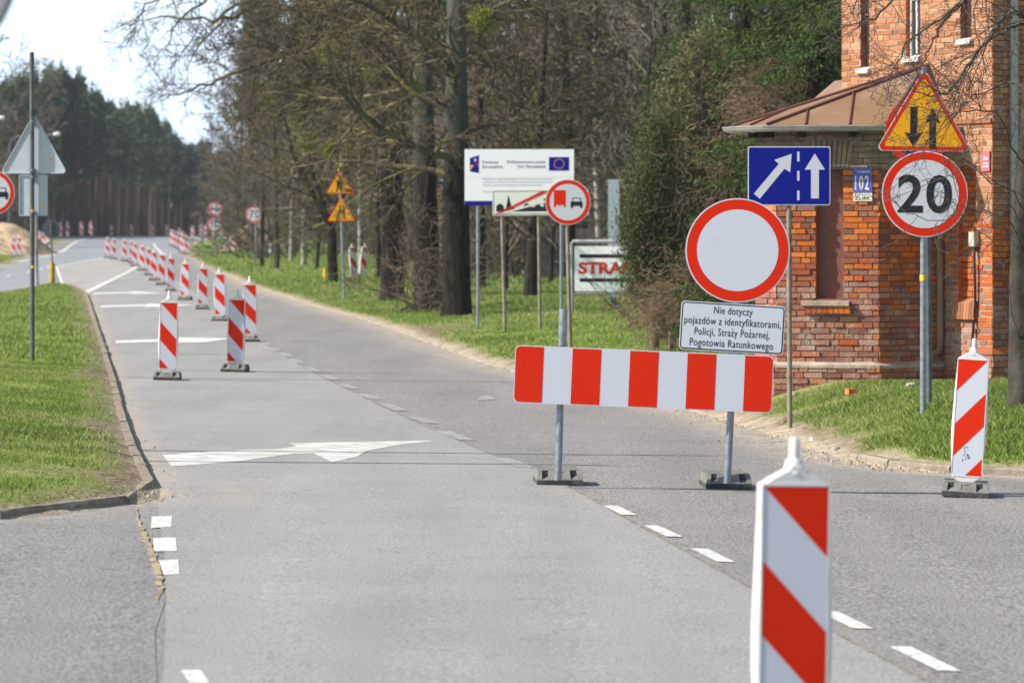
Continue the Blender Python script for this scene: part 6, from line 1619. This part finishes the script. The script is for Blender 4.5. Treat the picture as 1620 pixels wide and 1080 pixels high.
# pale board fence far behind the verge
M_pale = material('weathered_boards', (.11, .10, .09), rough=.9, color2=(.09, .08, .07), vscale=3, stretch=(3, 3, .4))
Yf = 150.0; x0, x1 = xat(850, Yf), xat(1040, Yf); g_ = gz(x0, Yf); fr_ = empty('board_fence', (x0, Yf, g_), 'weathered grey board fence far behind the STRA board', 'fence')
m = MB(); n = 34
rs_ = random.Random(4)
for i in range(n): X = x0 + (x1 - x0) * (i + .5) / n; hh = 2.0 + rs_.uniform(-.05, .05); m.box((X, Yf + rs_.uniform(-.01, .01), g_ + hh / 2 - .1), ((x1 - x0) / n * .9, .03, hh), M_pale)
m.build('board_panel', fr_)
for i in range(5): m = MB(); X = x0 + (x1 - x0) * i / 4; m.box((X, Yf + .08, g_ + 1.0), (.12, .12, 2.2), M_pale); m.build('post', fr_)

# ---- tree at the right edge, limbs over the house
Yt = 41.5; g = G(1618, 645); Yt = g.y; kx = Yt / FPX
root = empty('roadside_tree', g, 'grey tree cut by the right edge with twigs reaching over the signs and house', 'tree')
rs = np.random.RandomState(131); T = Segs(); S = Segs()
def tp(x, y, dy=0.0): Yq = g.y + dy; return np.array([xat(x, Yq) - g.x, dy, zat(y, Yq) - g.z])
link('trunk', smooth_trunk(M_bark_grey, [tp(1623, 655), tp(1618, 560), tp(1616, 430), tp(1622, 300), tp(1634, 150), tp(1650, -40), tp(1660, -300)], [.155, .135, .12, .11, .10, .085, .05], n=24, rough=.045, seed=9), root)
TW = dict(seg=[.3, .2, .14, .09], trop=[0, -.03, -.02, 0], wander=[.05, .13, .18, .25], rmin=.0024, levels=3, n=[0, 7, 4, 2], start=[.1, .1, .1, .1], ref=[2, .9, .45, .2], ang=[(20, 60), (25, 60), (25, 65), (25, 60)], ratio=[.5, .5, .5, .45])
limbs = [([(1650, 60, .2), (1620, 24, 0), (1600, 22, -.2), (1575, 45, -.5), (1555, 72, -.7), (1530, 105, -.9), (1505, 138, -1.0), (1470, 152, -1.2), (1440, 140, -1.2)], .030, .006),
         ([(1640, 40, .2), (1612, 38, 0), (1585, 52, -.3), (1556, 72, -.6), (1535, 108, -.8), (1512, 140, -.9), (1493, 150, -1)], .020, .005),
         ([(1655, -80, 0), (1600, -60, .3), (1535, -10, .5), (1500, 25, .4), (1480, 55, .2), (1465, 85, 0), (1455, 112, -.1)], .026, .006),
         ([(1650, -120, 0), (1580, -70, -.3), (1520, 5, -.6), (1490, 30, -.8), (1445, 60, -.9), (1420, 95, -1), (1400, 130, -1)], .022, .005),
         ([(1640, -60, 0), (1560, -90, .2), (1480, -40, .3), (1420, -5, .2), (1385, 30, .1), (1350, 40, 0), (1320, 35, 0)], .024, .005),
         ([(1650, -200, 0), (1550, -160, -.5), (1430, -90, -.8), (1370, -20, -1), (1345, 25, -1)], .024, .005),
         ([(1625, 260, 0), (1600, 235, -.4), (1580, 180, -.7), (1545, 175, -.8), (1500, 185, -1), (1460, 230, -1), (1430, 245, -1)], .012, .004),
         ([(1622, 330, 0), (1600, 300, -.5), (1570, 290, -.7), (1540, 262, -.9), (1510, 275, -1.1)], .010, .004),
         ([(1622, 400, 0), (1595, 350, -.5), (1560, 335, -.9), (1520, 340, -1.3), (1475, 350, -1.5), (1435, 335, -1.6), (1415, 318, -1.6)], .008, .0035),
         ([(1618, 560, 0), (1600, 500, -.2), (1592, 430, -.3), (1570, 380, -.5), (1530, 350, -.8), (1500, 300, -1)], .007, .0035),
         ([(1618, 420, 0), (1640, 380, -.3), (1600, 330, -.5), (1590, 270, -.5), (1600, 210, -.5)], .010, .004),
         ([(1630, 150, 0), (1600, 130, .3), (1570, 140, .4), (1530, 160, .4), (1500, 200, .3), (1480, 240, .2)], .012, .004),
         ([(1645, 0, 0), (1600, -10, .4), (1560, -20, .6), (1540, 20, .6), (1550, 80, .5), (1560, 120, .4)], .014, .004)]
for pts, ra, rb in limbs:
    q = [tp(*p) for p in pts]
    qs = []
    for i in range(len(q) - 1):
        for j in range(4): 
            t = j / 4; a0 = q[max(i - 1, 0)]; a3 = q[min(i + 2, len(q) - 1)]
            qs.append(.5 * ((2 * q[i]) + (-a0 + q[i + 1]) * t + (2 * a0 - 5 * q[i] + 4 * q[i + 1] - a3) * t * t + (-a0 + 3 * q[i] - 3 * q[i + 1] + a3) * t ** 3) + rs.normal(size=3) * .012)
    qs.append(q[-1]); n = len(qs)
    for i in range(n - 1):
        f0 = ra + (rb - ra) * i / (n - 1); f1 = ra + (rb - ra) * (i + 1) / (n - 1); S.add(qs[i], qs[i + 1], f0, f1)
        if i > 2:
            for k in range(1 if rs.rand() < (.6 if ra > .0095 else .3) else 0):
                dd = perp(rs, norm(qs[i + 1] - qs[i]), R(rs.uniform(25, 65))); grow(S, rs, qs[i], dd, rs.uniform(.35, 1.0), max(.0036, f0 * .35), 1, TW)
link('crown', S.mesh('crown', M_twig_grey, .012), root)

# ---- grass
M_grass = material('grass_blades', (.10, .17, .03), rough=.6, spec=.25, island=[(.075, .12, .022), (.14, .21, .038), (.22, .29, .065), (.42, .40, .21)], attr='rnd', trans=.4)
def grass(n, xr, yr, hgt, wid, seed, lab, keep=None):
    rs = np.random.RandomState(seed); Y = rs.uniform(*yr, n); lo, hi = xr(Y); X = lo + (hi - lo) * rs.rand(n); sand, dirt, d = soil(X, Y)
    cl = vnoise(X, Y, .45, 6); k = (d > .10) & (rs.rand(n) < np.clip(1.05 - sand * 1.2 - dirt * .95, .03, 1) * (.6 + .6 * cl))
    house_ = (Y > 49.6) & (X > 2.6) & (Y < 60); k &= ~house_
    if keep is not None: k &= keep(X, Y, d)
    X, Y, dirt, cl = X[k], Y[k], dirt[k], cl[k]; N = len(X); Z = ground_z(X, Y) - .01
    h_ = hgt(Y) * rs.uniform(.45, 1.25, N) * (.6 + .8 * vnoise(X, Y, .8, 7)) * (1 - .55 * dirt); w_ = wid(Y) * rs.uniform(.7, 1.3, N); a = rs.uniform(0, 6.28, N); ln = rs.uniform(.1, .8, N) * h_; b = rs.uniform(0, 6.28, N)
    dx, dy = np.cos(a) * w_ / 2, np.sin(a) * w_ / 2; lx, ly = np.cos(b) * ln, np.sin(b) * ln
    V = np.stack([np.stack([X - dx, Y - dy, Z], 1), np.stack([X + dx, Y + dy, Z], 1), np.stack([X + dx * .7 + lx * .35, Y + dy * .7 + ly * .35, Z + h_ * .6], 1), np.stack([X + lx, Y + ly, Z + h_], 1)], 1).reshape(-1, 3)
    dry = (rs.rand(N) < .10 + .5 * dirt + .12 * (vnoise(X, Y, 2.2, 1) > .6)); r_ = np.where(dry, rs.uniform(.75, 1, N), np.clip(rs.normal(.42, .17, N) + .25 * (vnoise(X, Y, 2.5, 0) - .5), 0, .68))
    tag(link('grass', np_mesh('grass', V, np.arange(4 * N).reshape(-1, 4), M_grass, attrs={'rnd': np.repeat(r_, 4)})), lab, 'grass', kind='stuff')
grass(260000, lambda Y: (1.0 + 0 * Y, .150 * Y + 2.0), (34, 52), lambda Y: .075, lambda Y: .0065, 201, 'green grass with dry blades on the verge before the brick house')
grass(220000, lambda Y: (-.150 * Y - 1.2, -2.4 + 0 * Y), (29, 62), lambda Y: .05, lambda Y: .008, 202, 'short grass on the left island inside the kerb')
grass(120000, lambda Y: (-.150 * Y - 2, -5.0 + 0 * Y), (62, 160), lambda Y: .085, lambda Y: .016 + (Y - 60) * .0002, 203, 'bright grass on the far part of the left island')
grass(210000, lambda Y: (-.05 * Y - 2, np.minimum(.06 * Y + 2, 8)), (52, 125), lambda Y: .075, lambda Y: .013 + (Y - 50) * .0002, 204, 'grass strip under the roadside trees and sign poles', keep=lambda X, Y, d: X > -.075 * Y)
grass(90000, lambda Y: (-.09 * Y - 2, -.02 * Y + 6), (125, 300), lambda Y: .13, lambda Y: .05, 205, 'far grass verge sloping up beside the road', keep=lambda X, Y, d: (X > -.085 * Y) & (d < 16))
grass(30000, lambda Y: (-.16 * Y, -.11 * Y), (175, 420), lambda Y: .14, lambda Y: .06, 206, 'grass edge beyond the highway bend on the left', keep=lambda X, Y, d: (X < -.10 * Y) & (d < 5))

# ---- grit and leaf crumbs along the road edges
def grit(n, pts, side, seed, label, spread=.35):
    rs = np.random.RandomState(seed); W = np.array([rp_(*p) for p in pts]); i = rs.randint(0, len(W) - 1, n); t = rs.rand(n)[:, None]; Q = W[i] * (1 - t) + W[i + 1] * t
    Q = Q + np.stack([side * (np.abs(rs.normal(size=n)) * spread - .12), rs.normal(size=n) * .05], 1); d = edge_d(Q[:, 0], Q[:, 1]); z = np.where(d < 0, road_z(Q[:, 0], Q[:, 1]) + .006, ground_z(Q[:, 0], Q[:, 1])); s = .006 + .013 * rs.rand(n) ** 3
    O = np.array([[1, 0, 0], [-.5, .8, 0], [-.6, -.8, 0], [0, 0, 1.1]]); V = []; F = []
    a = rs.uniform(0, 6.28, n); c_, s_ = np.cos(a), np.sin(a); R_ = np.stack([np.stack([c_, -s_, 0 * a], 1), np.stack([s_, c_, 0 * a], 1), np.stack([0 * a, 0 * a, 0 * a + 1], 1)], 1)
    V = np.einsum('nij,kj->nki', R_, O) * s[:, None, None] + np.stack([Q[:, 0], Q[:, 1], z], 1)[:, None]; b = np.arange(n)[:, None] * 4
    F = np.concatenate([b + [0, 1, 3], b + [1, 2, 3], b + [2, 0, 3]], 0)
    tag(link('gravel', np_mesh('gravel', V.reshape(-1, 3), F, M_grit)), label, 'gravel', kind='stuff')
M_grit = material('grit', (.2, .17, .13), island=[(.10, .08, .06), (.30, .26, .20), (.42, .38, .32), (.16, .10, .05)], rough=1)
grit(2000, right_edge_px[:14], -1, 301, 'loose grit and leaf crumbs along the right road edge')
grit(450, island_px[3:14], 1, 302, 'loose grit along the left kerb', .16)
# ------------------------------------------------------------------ air
hz = bpy.data.materials.new('haze'); hz.use_nodes = True; n_ = hz.node_tree; n_.nodes.clear()
o_ = n_.nodes.new('ShaderNodeOutputMaterial'); v_ = n_.nodes.new('ShaderNodeVolumePrincipled'); v_.inputs['Color'].default_value = (.80, .88, 1, 1); v_.inputs['Density'].default_value = .00015; v_.inputs['Anisotropy'].default_value = .2
n_.links.new(v_.outputs[0], o_.inputs['Volume'])
m = MB(); m.box((0, 520, 14.5), (1420, 1200, 33), hz); tag(m.build('haze', loc=(0, 520, 14.5)), 'thin bluish haze in the air over the road and forest', 'haze', kind='stuff')
